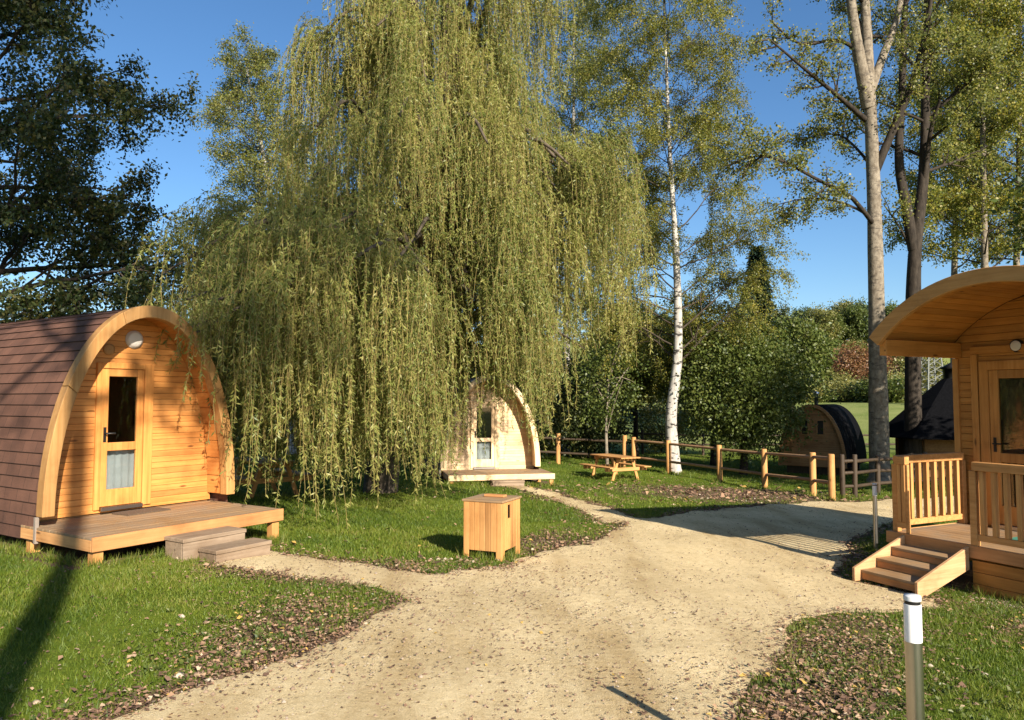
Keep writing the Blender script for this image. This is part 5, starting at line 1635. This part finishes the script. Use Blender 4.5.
def stones(name, pts, label, mat, smin, smax, seed):
    rg = np.random.default_rng(seed)
    base = np.array([(1, 0, 0), (-1, 0, 0), (0, 1, 0), (0, -1, 0), (0, 0, 1), (0, 0, -1), (.7, .7, .3), (-.7, .7, .3), (.7, -.7, .3), (-.7, -.7, .3)], float)
    oct_ = [(4, 0, 6), (4, 6, 2), (4, 2, 7), (4, 7, 1), (4, 1, 9), (4, 9, 3), (4, 3, 8), (4, 8, 0), (5, 2, 0), (5, 1, 2), (5, 3, 1), (5, 0, 3), (0, 2, 6), (2, 1, 7), (1, 3, 9), (3, 0, 8)]
    Vs = []; Fs = []; b = 0
    for x, y in pts:
        s_ = rg.uniform(smin, smax)
        V = base * (s_ * rg.uniform(.6, 1.1, (10, 1))) * [1, rg.uniform(.6, 1), rg.uniform(.35, .65)]
        a = rg.uniform(0, 6.28); V = np.stack([V[:, 0] * math.cos(a) - V[:, 1] * math.sin(a), V[:, 0] * math.sin(a) + V[:, 1] * math.cos(a), V[:, 2]], 1)
        V += [x, y, gz(x, y) + s_ * 0.22]
        Vs.append(V); Fs.append(np.array(oct_) + b); b += 10
    T = np.repeat(rg.random(len(pts)), len(oct_))
    tag(link(name, np_mesh(name, np.concatenate(Vs), np.concatenate(Fs), False, T), mat), label, 'stones', kind='stuff')
def gravelmat():
    m, nt, bs = new_mat('gravel_chips')
    t = N(nt, 'ShaderNodeAttribute', attribute_name='tint').outputs['Fac']
    nt.links.new(ramp(nt, [(0, (0.16, 0.10, 0.06)), (0.5, (0.32, 0.22, 0.14)), (1, (0.52, 0.44, 0.34))], t), bs.inputs['Base Color'])
    bs.inputs['Roughness'].default_value = 0.9
    return m
M['chips'] = gravelmat()
rg = np.random.default_rng(77)
c3, s3 = math.cos(ANG3), math.sin(ANG3)
gp_ = []
for i in range(2600):
    lx_ = rg.uniform(1.15, 3.4); ly_ = -abs(rg.normal(0, 0.30)) + 0.02
    gp_.append((F3[0] + lx_ * c3 - ly_ * s3, F3[1] + lx_ * s3 + ly_ * c3))
stones('gravel_strip', gp_, 'brown and white gravel chips along the foot of the cabin', M['chips'], 0.010, 0.026, 78)
bs_ = [(-0.62 + rg.normal(0, .16), 8.98 + rg.normal(0, .14)) for i in range(40)] + [(-1.9 + rg.normal(0, .35), 5.0 + rg.normal(0, .55)) for i in range(34)] + [(6 + rg.normal(0, 1.2), 19.2 + rg.normal(0, .8)) for i in range(50)] + [(2.9 + rg.normal(0, .5), 5.2 + rg.normal(0, .7)) for i in range(14)]
stones('loose_stones', bs_, 'loose pale stones at the edge of the lawn', M['chips'], 0.018, 0.05, 79)
# fine grit lying on the drive
gr = np.random.default_rng(80)
x, y = frustum_pts(18000, 2.8, 13, 1.2, gr)
k = path_sd(x, y) > -0.02
x, y = x[k], y[k]; n_ = len(x)
B = np.stack([x, y, g(x, y) + 0.021], 1)
a = gr.uniform(0, 2 * PI, n_); s_ = np.clip(0.0055 * np.exp(gr.normal(0, 0.5, n_)), 0.003, 0.02)[:, None]
d1 = np.stack([np.cos(a), np.sin(a), 0 * a], 1); d2 = np.stack([-np.sin(a), np.cos(a), 0 * a], 1)
V = np.stack([B + d1 * s_, B + d2 * s_ * .8, B - d1 * s_ * .9, B - d2 * s_, B + [0, 0, 1] * s_ * .9], 1).reshape(-1, 3)
f = np.arange(n_)[:, None] * 5
tri = np.concatenate([f + np.array([[0, 1, 4]]), f + np.array([[1, 2, 4]]), f + np.array([[2, 3, 4]]), f + np.array([[3, 0, 4]])])
tn = gr.random(n_) * 0.75 + 0.05
tag(link('path_grit', np_mesh('path_grit', V, tri, False, np.tile(tn, 4)), M['chips']), 'fine loose grit scattered over the sandy drive', 'grit', kind='stuff')
